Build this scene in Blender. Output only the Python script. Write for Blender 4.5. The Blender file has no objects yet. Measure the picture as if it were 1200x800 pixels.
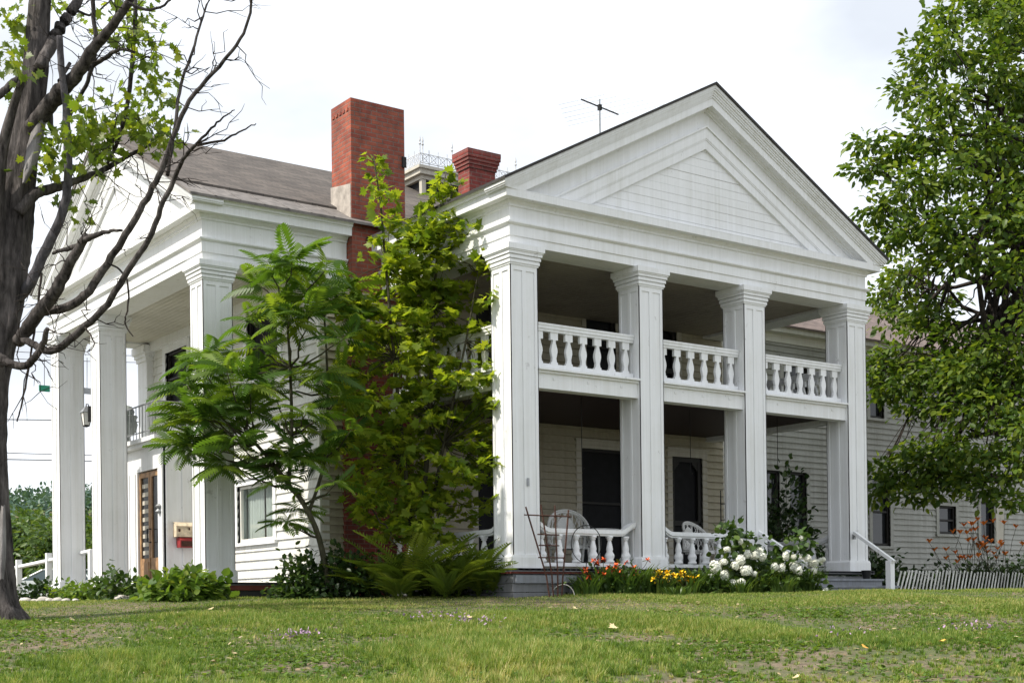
import bpy, math, random
import numpy as np
from mathutils import Matrix, Vector

rng = np.random.default_rng(7)
random.seed(7)
SC = bpy.context.scene
COL = SC.collection

# ------------------------------------------------------------------ camera
F_PX, TH, CAMX, CAMY, CY, PITCH, ROLL = 1605.05, 0.62700, -11.9353, -16.4197, 706.15, 0.0043, -0.0119
s_, c_ = math.sin(TH), math.cos(TH)
R0 = Vector((c_, -s_, 0.0))
FW = Vector((s_ * math.cos(PITCH), c_ * math.cos(PITCH), math.sin(PITCH)))
U0 = R0.cross(FW)
RR = math.cos(ROLL) * R0 + math.sin(ROLL) * U0
UU = -math.sin(ROLL) * R0 + math.cos(ROLL) * U0
cam_d = bpy.data.cameras.new("camera")
cam = bpy.data.objects.new("camera", cam_d)
COL.objects.link(cam)
cam.matrix_world = Matrix(((RR.x, UU.x, -FW.x, CAMX), (RR.y, UU.y, -FW.y, CAMY), (RR.z, UU.z, -FW.z, 0.0), (0, 0, 0, 1)))
cam_d.sensor_width = 36.0
cam_d.lens = F_PX / 1200.0 * 36.0
cam_d.shift_y = (CY - 400.0) / 1200.0
cam_d.clip_start = 0.1
cam_d.clip_end = 3000.0
SC.camera = cam

# ------------------------------------------------------------------ sky, sun, exposure
SUN_EL = math.radians(50)
SUN_V = Vector((-0.985, 0.17, 0)).normalized()          # towards the sun, in plan
SUN_DIR = Vector((SUN_V.x * math.cos(SUN_EL), SUN_V.y * math.cos(SUN_EL), math.sin(SUN_EL)))
world = bpy.data.worlds.new("World")
SC.world = world
world.use_nodes = True
wn, wl = world.node_tree.nodes, world.node_tree.links
wn.clear()
w_out = wn.new("ShaderNodeOutputWorld")
w_bg = wn.new("ShaderNodeBackground")
w_sky = wn.new("ShaderNodeTexSky")
w_sky.sky_type = 'NISHITA'
w_sky.sun_disc = False
w_sky.sun_elevation = SUN_EL
w_sky.sun_rotation = math.atan2(SUN_V.x, SUN_V.y)
w_sky.dust_density = 3.0
w_tc = wn.new("ShaderNodeTexCoord")
w_map = wn.new("ShaderNodeMapping")
w_map.inputs['Scale'].default_value = (1.0, 1.0, 2.2)
w_noise = wn.new("ShaderNodeTexNoise")
w_noise.inputs['Scale'].default_value = 2.2
w_noise.inputs['Detail'].default_value = 6.0
w_ramp = wn.new("ShaderNodeValToRGB")
w_ramp.color_ramp.elements[0].position = 0.30
w_ramp.color_ramp.elements[0].color = (0.84, 0.84, 0.84, 1)
w_ramp.color_ramp.elements[1].position = 0.62
w_ramp.color_ramp.elements[1].color = (0.97, 0.97, 0.97, 1)
w_mix = wn.new("ShaderNodeMixRGB")
w_mix.inputs['Color2'].default_value = (8.35, 8.75, 9.25, 1)     # thin bright cloud veil
w_n2 = wn.new("ShaderNodeTexNoise"); w_n2.inputs['Scale'].default_value = 3.4; w_n2.inputs['Detail'].default_value = 5.0
w_r2 = wn.new("ShaderNodeValToRGB")
w_r2.color_ramp.elements[0].position = 0.36; w_r2.color_ramp.elements[0].color = (0.655, 0.665, 0.685, 1)
w_r2.color_ramp.elements[1].position = 0.66; w_r2.color_ramp.elements[1].color = (1.08, 1.08, 1.08, 1)
w_mul = wn.new("ShaderNodeMixRGB"); w_mul.blend_type = 'MULTIPLY'; w_mul.inputs['Fac'].default_value = 1.0
w_mul.inputs['Color1'].default_value = (8.5, 8.85, 9.3, 1)
wl.new(w_map.outputs['Vector'], w_n2.inputs['Vector']); wl.new(w_n2.outputs['Fac'], w_r2.inputs['Fac'])
wl.new(w_r2.outputs['Color'], w_mul.inputs['Color2']); wl.new(w_mul.outputs['Color'], w_mix.inputs['Color2'])
wl.new(w_tc.outputs['Generated'], w_map.inputs['Vector'])
wl.new(w_map.outputs['Vector'], w_noise.inputs['Vector'])
wl.new(w_noise.outputs['Fac'], w_ramp.inputs['Fac'])
wl.new(w_ramp.outputs['Color'], w_mix.inputs['Fac'])
wl.new(w_sky.outputs['Color'], w_mix.inputs['Color1'])
wl.new(w_mix.outputs['Color'], w_bg.inputs['Color'])
w_bg.inputs['Strength'].default_value = 0.125
wl.new(w_bg.outputs['Background'], w_out.inputs['Surface'])

sun_d = bpy.data.lights.new("sun", 'SUN')
sun_d.energy = 4.4
sun_d.angle = math.radians(0.6)
sun_d.color = (1.0, 0.93, 0.82)
sun = bpy.data.objects.new("sun", sun_d)
COL.objects.link(sun)
sun.rotation_euler = (-SUN_DIR).to_track_quat('-Z', 'Y').to_euler()
sun.location = (-30, 5, 40)

SC.view_settings.view_transform = 'Standard'
SC.view_settings.look = 'None'
SC.view_settings.gamma = 1.0
SC.view_settings.use_curve_mapping = False
SC.view_settings.exposure = 0.38
SC.cycles.max_bounces = 8
SC.cycles.transparent_max_bounces = 8
SC.cycles.use_denoising = True

def at(u, v, Y):
    """point seen at pixel (u, v) of the 1200x800 photograph, Y metres away along the level view axis"""
    du, dv = u - 600.0, v - CY
    x = du * math.cos(ROLL) + dv * math.sin(ROLL)
    y = -du * math.sin(ROLL) + dv * math.cos(ROLL)
    X, Zc = x / F_PX, -y / F_PX
    Yl = math.cos(PITCH) - Zc * math.sin(PITCH)
    z = Zc * math.cos(PITCH) + math.sin(PITCH)
    k = Y / Yl
    return np.array((CAMX + (X * c_ + Yl * s_) * k, CAMY + (-X * s_ + Yl * c_) * k, z * k))

def px(Y):
    return Y / F_PX           # metres per photograph pixel at distance Y

# ------------------------------------------------------------------ materials
MATS = {}
def nodes_of(name):
    m = bpy.data.materials.new(name)
    m.use_nodes = True
    nt = m.node_tree
    b = nt.nodes['Principled BSDF']
    MATS[name] = m
    return m, nt, nt.nodes, nt.links, b

def ramp(n, fac_socket, l, stops):
    r = n.new("ShaderNodeValToRGB")
    e = r.color_ramp.elements
    while len(e) < len(stops): e.new(0.5)
    for i, (p, c) in enumerate(stops):
        e[i].position = p
        e[i].color = (c[0], c[1], c[2], 1) if not isinstance(c, (int, float)) else (c, c, c, 1)
    l.new(fac_socket, r.inputs['Fac'])
    return r

def noise(n, l, vec, scale, detail=4, rough=0.55, mscale=None):
    t = n.new("ShaderNodeTexNoise")
    t.inputs['Scale'].default_value = scale
    t.inputs['Detail'].default_value = detail
    t.inputs['Roughness'].default_value = rough
    if mscale:
        mp = n.new("ShaderNodeMapping")
        mp.inputs['Scale'].default_value = mscale
        l.new(vec, mp.inputs['Vector'])
        vec = mp.outputs['Vector']
    l.new(vec, t.inputs['Vector'])
    return t

def mixc(n, l, fac, c1, c2, mode='MIX'):
    m = n.new("ShaderNodeMixRGB")
    m.blend_type = mode
    for s, v in (('Fac', fac), ('Color1', c1), ('Color2', c2)):
        if hasattr(v, 'is_output'): l.new(v, m.inputs[s])
        elif isinstance(v, (int, float)): m.inputs[s].default_value = v
        else: m.inputs[s].default_value = (*v, 1)
    return m.outputs['Color']

def bump(n, l, b, h, strength=0.3, dist=0.01):
    bp = n.new("ShaderNodeBump")
    bp.inputs['Strength'].default_value = strength
    bp.inputs['Distance'].default_value = dist
    l.new(h, bp.inputs['Height'])
    l.new(bp.outputs['Normal'], b.inputs['Normal'])

def mat_plain(name, c, rough=0.6, metal=0.0, var=0.12, scale=6.0, spec=0.3):
    m, nt, n, l, b = nodes_of(name)
    geo = n.new("ShaderNodeNewGeometry")
    t = noise(n, l, geo.outputs['Position'], scale, 5)
    r = ramp(n, t.outputs['Fac'], l, [(0.3, tuple(x * (1 - var) for x in c)), (0.7, tuple(min(1, x * (1 + var)) for x in c))])
    l.new(r.outputs['Color'], b.inputs['Base Color'])
    b.inputs['Roughness'].default_value = rough
    b.inputs['Metallic'].default_value = metal
    b.inputs['Specular IOR Level'].default_value = spec
    return m

def mat_paint(name, base, grime, amount=0.5, wear=(0.36, 0.35, 0.32), wear_amt=0.25):
    """old exterior paint: rain streaks, patchy dirt, worn specks"""
    m, nt, n, l, b = nodes_of(name)
    geo = n.new("ShaderNodeNewGeometry")
    P = geo.outputs['Position']
    st = noise(n, l, P, 1.0, 6, 0.6, (11, 11, 0.28))
    pt = noise(n, l, P, 1.3, 5, 0.6)
    mul = n.new("ShaderNodeMath"); mul.operation = 'MULTIPLY'
    l.new(st.outputs['Fac'], mul.inputs[0]); l.new(pt.outputs['Fac'], mul.inputs[1])
    r1 = ramp(n, mul.outputs[0], l, [(0.20, 0.0), (0.42, amount)])
    c = mixc(n, l, r1.outputs['Color'], base, grime)
    sp = noise(n, l, P, 16, 6, 0.7, (1.6, 1.6, 0.5))
    r2 = ramp(n, sp.outputs['Fac'], l, [(0.66, 0.0), (0.74, wear_amt)])
    c = mixc(n, l, r2.outputs['Color'], c, wear)
    fl = noise(n, l, P, 5.0, 8, 0.75, (1, 1, 0.7))               # peeled flakes
    r3 = ramp(n, fl.outputs['Fac'], l, [(0.635, 0.0), (0.655, wear_amt * 1.2)])
    c = mixc(n, l, r3.outputs['Color'], c, tuple(0.6 * x for x in wear))
    fi = noise(n, l, P, 1.0, 4, 0.6, (42, 42, 0.8))               # fine rain lines
    r4 = ramp(n, fi.outputs['Fac'], l, [(0.35, 0.955), (0.60, 1.01)])
    c = mixc(n, l, 1.0, c, r4.outputs['Color'], 'MULTIPLY')
    l.new(c, b.inputs['Base Color'])
    b.inputs['Roughness'].default_value = 0.55
    b.inputs['Specular IOR Level'].default_value = 0.3
    bump(n, l, b, sp.outputs['Fac'], 0.15, 0.004)
    return m

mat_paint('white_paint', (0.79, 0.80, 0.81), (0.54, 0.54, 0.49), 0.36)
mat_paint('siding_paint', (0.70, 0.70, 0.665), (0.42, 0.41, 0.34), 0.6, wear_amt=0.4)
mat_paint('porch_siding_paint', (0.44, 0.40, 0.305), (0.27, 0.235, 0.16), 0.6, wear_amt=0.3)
mat_paint('wing_paint_shaded', (0.39, 0.39, 0.36), (0.22, 0.22, 0.18), 0.7, wear_amt=0.5)  # grimy siding, base darkened to carry the tree shade over the wing
mat_paint('trim_paint', (0.74, 0.73, 0.68), (0.50, 0.48, 0.40), 0.5)
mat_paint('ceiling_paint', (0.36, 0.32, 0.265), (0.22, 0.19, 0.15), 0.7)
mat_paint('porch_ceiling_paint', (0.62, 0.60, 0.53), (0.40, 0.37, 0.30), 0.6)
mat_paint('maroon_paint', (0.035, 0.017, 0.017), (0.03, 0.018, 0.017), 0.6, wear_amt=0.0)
mat_paint('gray_boards', (0.17, 0.175, 0.185), (0.12, 0.12, 0.12), 0.9, wear=(0.12, 0.11, 0.10), wear_amt=0.6)
mat_paint('tread_paint', (0.22, 0.235, 0.26), (0.12, 0.12, 0.12), 0.8, wear=(0.30, 0.29, 0.27), wear_amt=0.5)
mat_paint('dark_skirt', (0.045, 0.05, 0.055), (0.03, 0.025, 0.022), 0.8, wear_amt=0.0)
mat_paint('tan_paint', (0.52, 0.49, 0.42), (0.36, 0.33, 0.26), 0.7)
mat_plain('door_wood', (0.34, 0.20, 0.10), 0.5, var=0.35, scale=9)
mat_plain('red_floor_edge', (0.16, 0.045, 0.035), 0.7, var=0.3)
mat_plain('dark_screen', (0.011, 0.011, 0.013), 0.65, var=0.3, spec=0.2)
mat_plain('screen_frame', (0.030, 0.028, 0.026), 0.6)
mat_plain('black_metal', (0.02, 0.02, 0.02), 0.5, 0.3)
mat_plain('rusty_metal', (0.075, 0.035, 0.025), 0.8, 0.2, var=0.5, scale=30)
mat_plain('gray_metal', (0.30, 0.31, 0.32), 0.45, 0.6)
mat_plain('iron_white', (0.55, 0.56, 0.57), 0.6)
mat_plain('wicker_white', (0.80, 0.80, 0.78), 0.6, var=0.08, scale=40)
mat_plain('cream_enamel', (0.66, 0.55, 0.40), 0.5, var=0.3, scale=14)
mat_plain('red_enamel', (0.27, 0.03, 0.032), 0.4, var=0.2)
mat_plain('car_paint', (0.62, 0.66, 0.66), 0.25, 0.2, var=0.04)
mat_plain('car_glass', (0.03, 0.05, 0.055), 0.08, 0, spec=0.6)
mat_plain('rubber', (0.02, 0.02, 0.02), 0.8)
mat_plain('sign_green', (0.02, 0.22, 0.13), 0.5, var=0.05)
mat_plain('slate_flashing', (0.17, 0.155, 0.145), 0.7, 0.0, var=0.35, scale=7)
mat_plain('stone', (0.50, 0.47, 0.43), 0.9, var=0.35, scale=9)
mat_plain('old_mortar', (0.40, 0.36, 0.32), 0.9, var=0.4, scale=5)
mat_plain('pot_black', (0.012, 0.012, 0.014), 0.45)
mat_plain('curtain_cloth', (0.74, 0.73, 0.69), 0.9, var=0.06)
mat_plain('urn_gray', (0.26, 0.29, 0.28), 0.8, var=0.25, scale=12)
mat_plain('wood_pole', (0.16, 0.13, 0.11), 0.9, var=0.3)
mat_plain('wire', (0.07, 0.07, 0.075), 0.6)
mat_plain('lath', (0.55, 0.55, 0.51), 0.9, var=0.35, scale=4)
mat_plain('petal_white', (0.74, 0.75, 0.66), 0.7, var=0.2, scale=18)
mat_plain('petal_orange', (0.82, 0.23, 0.04), 0.6, var=0.25, scale=30)
mat_plain('petal_red', (0.74, 0.13, 0.035), 0.6, var=0.25, scale=30)
mat_plain('petal_yellow', (0.85, 0.55, 0.02), 0.6, var=0.15, scale=30)
mat_plain('petal_mauve', (0.36, 0.24, 0.36), 0.8, var=0.3, scale=30)
mat_plain('dry_leaf', (0.62, 0.50, 0.28), 0.8, var=0.2, scale=20)
mat_plain('fallen_leaf', (0.66, 0.36, 0.07), 0.8, var=0.2, scale=20)

def mat_glass_dark(name, c=(0.02, 0.022, 0.025), rough=0.06):
    m, nt, n, l, b = nodes_of(name)
    geo = n.new("ShaderNodeNewGeometry")
    t = noise(n, l, geo.outputs['Position'], 2.0, 2)
    r = ramp(n, t.outputs['Fac'], l, [(0.3, c), (0.7, tuple(x * 1.6 for x in c))])
    l.new(r.outputs['Color'], b.inputs['Base Color'])
    b.inputs['Roughness'].default_value = rough
    b.inputs['Specular IOR Level'].default_value = 0.5
    bump(n, l, b, t.outputs['Fac'], 0.06, 0.01)
mat_glass_dark('window_glass')

def mat_clear_glass():
    m, nt, n, l, b = nodes_of('clear_glass')
    tr = n.new("ShaderNodeBsdfTransparent")
    tr.inputs['Color'].default_value = (0.86, 0.9, 0.9, 1)
    gl = n.new("ShaderNodeBsdfGlossy"); gl.inputs['Roughness'].default_value = 0.03
    mx = n.new("ShaderNodeMixShader")
    mx.inputs[0].default_value = 0.10; l.new(tr.outputs[0], mx.inputs[1]); l.new(gl.outputs[0], mx.inputs[2])
    l.new(mx.outputs[0], n['Material Output'].inputs['Surface'])
mat_clear_glass()

def mat_brick(name, c1, c2, mortar):
    m, nt, n, l, b = nodes_of(name)
    geo = n.new("ShaderNodeNewGeometry")
    sx = n.new("ShaderNodeSeparateXYZ"); l.new(geo.outputs['Position'], sx.inputs[0])
    ad = n.new("ShaderNodeMath"); ad.operation = 'ADD'
    l.new(sx.outputs['X'], ad.inputs[0]); l.new(sx.outputs['Y'], ad.inputs[1])
    cb = n.new("ShaderNodeCombineXYZ"); l.new(ad.outputs[0], cb.inputs['X']); l.new(sx.outputs['Z'], cb.inputs['Y'])
    br = n.new("ShaderNodeTexBrick")
    br.inputs['Scale'].default_value = 1.0
    br.inputs['Brick Width'].default_value = 0.215
    br.inputs['Row Height'].default_value = 0.075
    br.inputs['Mortar Size'].default_value = 0.010
    br.inputs['Mortar Smooth'].default_value = 0.3
    br.inputs['Color1'].default_value = (*c1, 1); br.inputs['Color2'].default_value = (*c2, 1)
    br.inputs['Mortar'].default_value = (*mortar, 1)
    l.new(cb.outputs[0], br.inputs['Vector'])
    t = noise(n, l, geo.outputs['Position'], 4.0, 6, 0.65)
    r = ramp(n, t.outputs['Fac'], l, [(0.3, 0.50), (0.7, 1.15)])
    c = mixc(n, l, 1.0, br.outputs['Color'], r.outputs['Color'], 'MULTIPLY')
    t4 = noise(n, l, geo.outputs['Position'], 0.9, 5, 0.7, (1, 1, 0.5))
    r4 = ramp(n, t4.outputs['Fac'], l, [(0.42, 0.0), (0.72, 0.55)])
    c = mixc(n, l, r4.outputs['Color'], c, (0.07, 0.035, 0.028))
    t5 = noise(n, l, geo.outputs['Position'], 11, 5, 0.7)
    r5 = ramp(n, t5.outputs['Fac'], l, [(0.64, 0.0), (0.70, 0.5)])
    c = mixc(n, l, r5.outputs['Color'], c, (0.42, 0.24, 0.18))
    l.new(c, b.inputs['Base Color'])
    b.inputs['Roughness'].default_value = 0.85
    inv = n.new("ShaderNodeMath"); inv.operation = 'SUBTRACT'; inv.inputs[0].default_value = 1.0
    l.new(br.outputs['Fac'], inv.inputs[1])
    bump(n, l, b, inv.outputs[0], 0.6, 0.008)
mat_brick('brick', (0.42, 0.105, 0.055), (0.31, 0.064, 0.038), (0.25, 0.15, 0.12))
mat_brick('brick_dark', (0.31, 0.055, 0.040), (0.22, 0.036, 0.030), (0.25, 0.13, 0.11))

def mat_shingle(name, axis, a, b_, row=0.13):
    """roof shingles: courses follow the height, joints follow the eave"""
    m, nt, n, l, b = nodes_of(name)
    geo = n.new("ShaderNodeNewGeometry")
    sx = n.new("ShaderNodeSeparateXYZ"); l.new(geo.outputs['Position'], sx.inputs[0])
    mu = n.new("ShaderNodeMath"); mu.operation = 'MULTIPLY'; mu.inputs[1].default_value = 2.13
    l.new(sx.outputs['Z'], mu.inputs[0])
    cb = n.new("ShaderNodeCombineXYZ"); l.new(sx.outputs[axis], cb.inputs['X']); l.new(mu.outputs[0], cb.inputs['Y'])
    br = n.new("ShaderNodeTexBrick")
    br.inputs['Scale'].default_value = 1.0
    br.inputs['Brick Width'].default_value = 0.30
    br.inputs['Row Height'].default_value = row
    br.inputs['Mortar Size'].default_value = 0.007
    br.inputs['Color1'].default_value = (*a, 1); br.inputs['Color2'].default_value = (*b_, 1)
    br.inputs['Mortar'].default_value = (0.045, 0.04, 0.038, 1)
    l.new(cb.outputs[0], br.inputs['Vector'])
    t = noise(n, l, geo.outputs['Position'], 1.6, 6, 0.7)
    r = ramp(n, t.outputs['Fac'], l, [(0.3, 0.62), (0.7, 1.2)])
    c = mixc(n, l, 1.0, br.outputs['Color'], r.outputs['Color'], 'MULTIPLY')
    l.new(c, b.inputs['Base Color'])
    b.inputs['Roughness'].default_value = 0.9
    bump(n, l, b, br.outputs['Fac'], -0.4, 0.006)
mat_shingle('shingle_x', 'X', (0.135, 0.115, 0.10), (0.085, 0.073, 0.065))
mat_shingle('shingle_y', 'Y', (0.05, 0.047, 0.045), (0.035, 0.033, 0.032))
mat_shingle('shingle_wing', 'X', (0.215, 0.165, 0.15), (0.165, 0.125, 0.115))

def mat_leaf(name, dark, mid, light, trans=0.35, rough=0.42, spec=0.35, tmul=(1.5, 1.5, 0.7)):
    m, nt, n, l, b = nodes_of(name)
    a = n.new("ShaderNodeAttribute"); a.attribute_name = 'leafvar'
    r = ramp(n, a.outputs['Fac'], l, [(0.0, dark), (0.55, mid), (1.0, light)])
    l.new(r.outputs['Color'], b.inputs['Base Color'])
    b.inputs['Roughness'].default_value = rough
    b.inputs['Specular IOR Level'].default_value = spec
    tr = n.new("ShaderNodeBsdfTranslucent")
    c = mixc(n, l, 1.0, r.outputs['Color'], tmul, 'MULTIPLY')
    l.new(c, tr.inputs['Color'])
    mx = n.new("ShaderNodeMixShader"); mx.inputs[0].default_value = trans
    l.new(b.outputs[0], mx.inputs[1]); l.new(tr.outputs[0], mx.inputs[2])
    l.new(mx.outputs[0], n['Material Output'].inputs['Surface'])
mat_leaf('leaf_maple', (0.055, 0.10, 0.014), (0.125, 0.20, 0.022), (0.27, 0.33, 0.035), 0.55, 0.45, 0.25, (1.7, 1.6, .6))
mat_leaf('leaf_sumac', (0.036, 0.080, 0.017), (0.085, 0.165, 0.026), (0.21, 0.29, 0.040), 0.46, 0.42, 0.25, (1.6, 1.55, .6))
mat_leaf('leaf_oak', (0.030, 0.064, 0.014), (0.075, 0.135, 0.022), (0.19, 0.25, 0.035), 0.46, 0.42, 0.28, (1.6, 1.55, .6))
mat_leaf('leaf_front', (0.06, 0.10, 0.016), (0.12, 0.18, 0.022), (0.24, 0.28, 0.03), 0.50)
mat_leaf('leaf_fern', (0.06, 0.10, 0.014), (0.12, 0.175, 0.022), (0.22, 0.26, 0.032), 0.42)
mat_leaf('leaf_shrub', (0.028, 0.058, 0.014), (0.055, 0.105, 0.022), (0.12, 0.17, 0.03), 0.32)
mat_leaf('leaf_hosta', (0.06, 0.12, 0.02), (0.12, 0.20, 0.03), (0.24, 0.30, 0.05), 0.36)
mat_leaf('leaf_dark', (0.014, 0.034, 0.010), (0.026, 0.055, 0.014), (0.06, 0.10, 0.02), 0.25)
mat_leaf('leaf_strap', (0.035, 0.07, 0.016), (0.07, 0.125, 0.026), (0.14, 0.19, 0.035), 0.34)
mat_leaf('leaf_far', (0.035, 0.075, 0.020), (0.075, 0.13, 0.03), (0.15, 0.20, 0.045), 0.3)
mat_leaf('straw', (0.10, 0.065, 0.035), (0.26, 0.19, 0.10), (0.46, 0.38, 0.22), 0.15)
mat_leaf('leaf_hill_hazy', (0.05, 0.10, 0.075), (0.07, 0.13, 0.09), (0.10, 0.165, 0.11), 0.2)  # bluish distance haze is put into the leaf colour
mat_leaf('grass_blade', (0.055, 0.12, 0.018), (0.175, 0.26, 0.042), (0.48, 0.43, 0.18), 0.40, 0.5, 0.25, (1.3, 1.3, 0.7))

def mat_bark(name, c1, c2, scale=9, ms=(1, 1, 0.22)):
    m, nt, n, l, b = nodes_of(name)
    geo = n.new("ShaderNodeNewGeometry")
    t = noise(n, l, geo.outputs['Position'], scale, 8, 0.7, ms)
    t2 = noise(n, l, geo.outputs['Position'], 2.1, 4)
    r = ramp(n, t.outputs['Fac'], l, [(0.32, c1), (0.68, c2)])
    r2 = ramp(n, t2.outputs['Fac'], l, [(0.35, 0.65), (0.65, 1.25)])
    c = mixc(n, l, 1.0, r.outputs['Color'], r2.outputs['Color'], 'MULTIPLY')
    l.new(c, b.inputs['Base Color'])
    b.inputs['Roughness'].default_value = 0.95
    b.inputs['Specular IOR Level'].default_value = 0.15
    bump(n, l, b, t.outputs['Fac'], 1.0, 0.08)
mat_bark('bark_old', (0.014, 0.012, 0.012), (0.165, 0.148, 0.142), 15, (1, 1, 0.15))
mat_bark('bark_gray', (0.025, 0.020, 0.018), (0.08, 0.066, 0.058), 14)
mat_bark('bark_dead', (0.055, 0.053, 0.06), (0.20, 0.19, 0.205), 16, (1, 1, 0.2))
mat_bark('bare_wood', (0.14, 0.13, 0.13), (0.32, 0.305, 0.30), 8, (1, 1, 0.12))
mat_bark('bark_green', (0.05, 0.05, 0.03), (0.12, 0.11, 0.07), 20)

def mat_lawn():
    m, nt, n, l, b = nodes_of('lawn_soil')
    geo = n.new("ShaderNodeNewGeometry")
    P = geo.outputs['Position']
    t = noise(n, l, P, 1.1, 6, 0.65)
    t2 = noise(n, l, P, 9, 6, 0.7)
    t3 = noise(n, l, P, 60, 4, 0.7)
    r1 = ramp(n, t2.outputs['Fac'], l, [(0.3, (0.07, 0.05, 0.033)), (0.5, (0.16, 0.12, 0.08)), (0.72, (0.27, 0.215, 0.15))])
    r2 = ramp(n, t2.outputs['Fac'], l, [(0.3, (0.04, 0.06, 0.018)), (0.7, (0.12, 0.13, 0.045))])
    f = ramp(n, t.outputs['Fac'], l, [(0.40, 0.0), (0.56, 1.0)])
    c = mixc(n, l, f.outputs['Color'], r1.outputs['Color'], r2.outputs['Color'])
    r3 = ramp(n, t3.outputs['Fac'], l, [(0.3, 0.7), (0.7, 1.25)])
    c = mixc(n, l, 1.0, c, r3.outputs['Color'], 'MULTIPLY')
    l.new(c, b.inputs['Base Color'])
    b.inputs['Roughness'].default_value = 0.95
    bump(n, l, b, t3.outputs['Fac'], 0.6, 0.02)
mat_lawn()
mat_plain('mulch', (0.055, 0.042, 0.032), 0.95, var=0.5, scale=20)

# ------------------------------------------------------------------ mesh builder and tagging
class MB:
    def __init__(s, M=None):
        s.v, s.f, s.M = [], [], M
    def add(s, vs, fs):
        o = len(s.v)
        for p in vs:
            p = Vector(p)
            s.v.append(tuple(s.M @ p) if s.M else tuple(p))
        s.f += [tuple(i + o for i in f) for f in fs]
        return s
    def box(s, x0, y0, z0, x1, y1, z1):
        return s.add([(x0, y0, z0), (x1, y0, z0), (x1, y1, z0), (x0, y1, z0), (x0, y0, z1), (x1, y0, z1), (x1, y1, z1), (x0, y1, z1)],
                     [(3, 2, 1, 0), (4, 5, 6, 7), (0, 1, 5, 4), (1, 2, 6, 5), (2, 3, 7, 6), (3, 0, 4, 7)])
    def prism(s, poly, axis, a, b):
        """extrude a 2-D polygon along axis x, y or z"""
        def P(p, q):
            return {'x': (q, p[0], p[1]), 'y': (p[0], q, p[1]), 'z': (p[0], p[1], q)}[axis]
        n = len(poly)
        return s.add([P(p, a) for p in poly] + [P(p, b) for p in poly],
                     [tuple(range(n))[::-1], tuple(range(n, 2 * n))] + [(i, (i + 1) % n, n + (i + 1) % n, n + i) for i in range(n)])
    def frustum(s, cx, cy, prof, sides=16, ang=0.0):
        """lathe about a vertical axis; prof = [(r, z)]"""
        vs, fs = [], []
        for r, z in prof:
            for k in range(sides):
                t = ang + 2 * math.pi * k / sides
                vs.append((cx + r * math.cos(t), cy + r * math.sin(t), z))
        for i in range(len(prof) - 1):
            for k in range(sides):
                k2 = (k + 1) % sides
                fs.append((i * sides + k, i * sides + k2, (i + 1) * sides + k2, (i + 1) * sides + k))
        fs.append(tuple(range(sides))[::-1])
        fs.append(tuple((len(prof) - 1) * sides + k for k in range(sides)))
        return s.add(vs, fs)
    def tube(s, pts, rad, sides=8, cap=True):
        pts = [np.array(p, float) for p in pts]
        if not hasattr(rad, '__len__'): rad = [rad] * len(pts)
        vs, fs = [], []
        ref = np.array((0.37, 0.21, 0.9))
        for i, p in enumerate(pts):
            d = pts[min(i + 1, len(pts) - 1)] - pts[max(i - 1, 0)]
            d = d / (np.linalg.norm(d) + 1e-9)
            a = np.cross(d, ref); 
            if np.linalg.norm(a) < 0.15: a = np.cross(d, (1, 0, 0))
            a /= np.linalg.norm(a); b = np.cross(d, a)
            for k in range(sides):
                t = 2 * math.pi * k / sides
                vs.append(tuple(p + rad[i] * (math.cos(t) * a + math.sin(t) * b)))
        for i in range(len(pts) - 1):
            for k in range(sides):
                k2 = (k + 1) % sides
                fs.append((i * sides + k, i * sides + k2, (i + 1) * sides + k2, (i + 1) * sides + k))
        if cap:
            fs.append(tuple(range(sides))[::-1]); fs.append(tuple((len(pts) - 1) * sides + k for k in range(sides)))
        return s.add(vs, fs)
    def sweep(s, prof, path):
        """moulding: prof = closed [(outward offset, z)], path = plan polyline, outward on the right-hand side of travel"""
        n = len(path); nrm = []
        for i in range(n - 1):
            d = np.array(path[i + 1]) - np.array(path[i]); d = d / np.linalg.norm(d)
            nrm.append(np.array((d[1], -d[0])))
        off = []
        for i in range(n):
            if i == 0: o = nrm[0]
            elif i == n - 1: o = nrm[-1]
            else: o = (nrm[i - 1] + nrm[i]) / (1 + nrm[i - 1] @ nrm[i])
            off.append(o)
        m = len(prof); vs, fs = [], []
        for i in range(n):
            for o, z in prof:
                p = np.array(path[i]) + o * off[i]
                vs.append((p[0], p[1], z))
        for i in range(n - 1):
            for k in range(m):
                k2 = (k + 1) % m
                fs.append((i * m + k, i * m + k2, (i + 1) * m + k2, (i + 1) * m + k))
        fs.append(tuple(range(m))); fs.append(tuple((n - 1) * m + k for k in range(m)))
        return s.add(vs, fs)
    def build(s, name, mat, parent=None, smooth=False, loc=None):
        me = bpy.data.meshes.new(name)
        me.from_pydata(s.v, [], s.f)
        me.materials.append(MATS[mat])
        if smooth: me.polygons.foreach_set('use_smooth', [True] * len(me.polygons))
        o = bpy.data.objects.new(name, me)
        COL.objects.link(o)
        if parent:
            o.parent = parent
            o.matrix_parent_inverse = parent.matrix_basis.inverted()
        return o

def tag(o, label=None, cat=None, group=None, kind=None):
    if label: o['label'] = label
    if cat: o['category'] = cat
    if group: o['group'] = group
    if kind: o['kind'] = kind
    return o

def thing(name, label, cat, loc=(0, 0, 0), group=None):
    o = bpy.data.objects.new(name, None)
    o.empty_display_size = 0.2
    o.location = loc
    COL.objects.link(o)
    return tag(o, label, cat, group)

def copy_tree(src, delta):
    """copy a thing (mesh or Empty, with parts and sub-parts); all meshes hold world-space vertices relative to the thing"""
    r = src.copy(); COL.objects.link(r)
    r.location = src.location + Vector(delta)
    for ch in list(src.children):
        c = ch.copy(); COL.objects.link(c); c.parent = r
        for g in list(ch.children):
            d = g.copy(); COL.objects.link(d); d.parent = c
    return r

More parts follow.
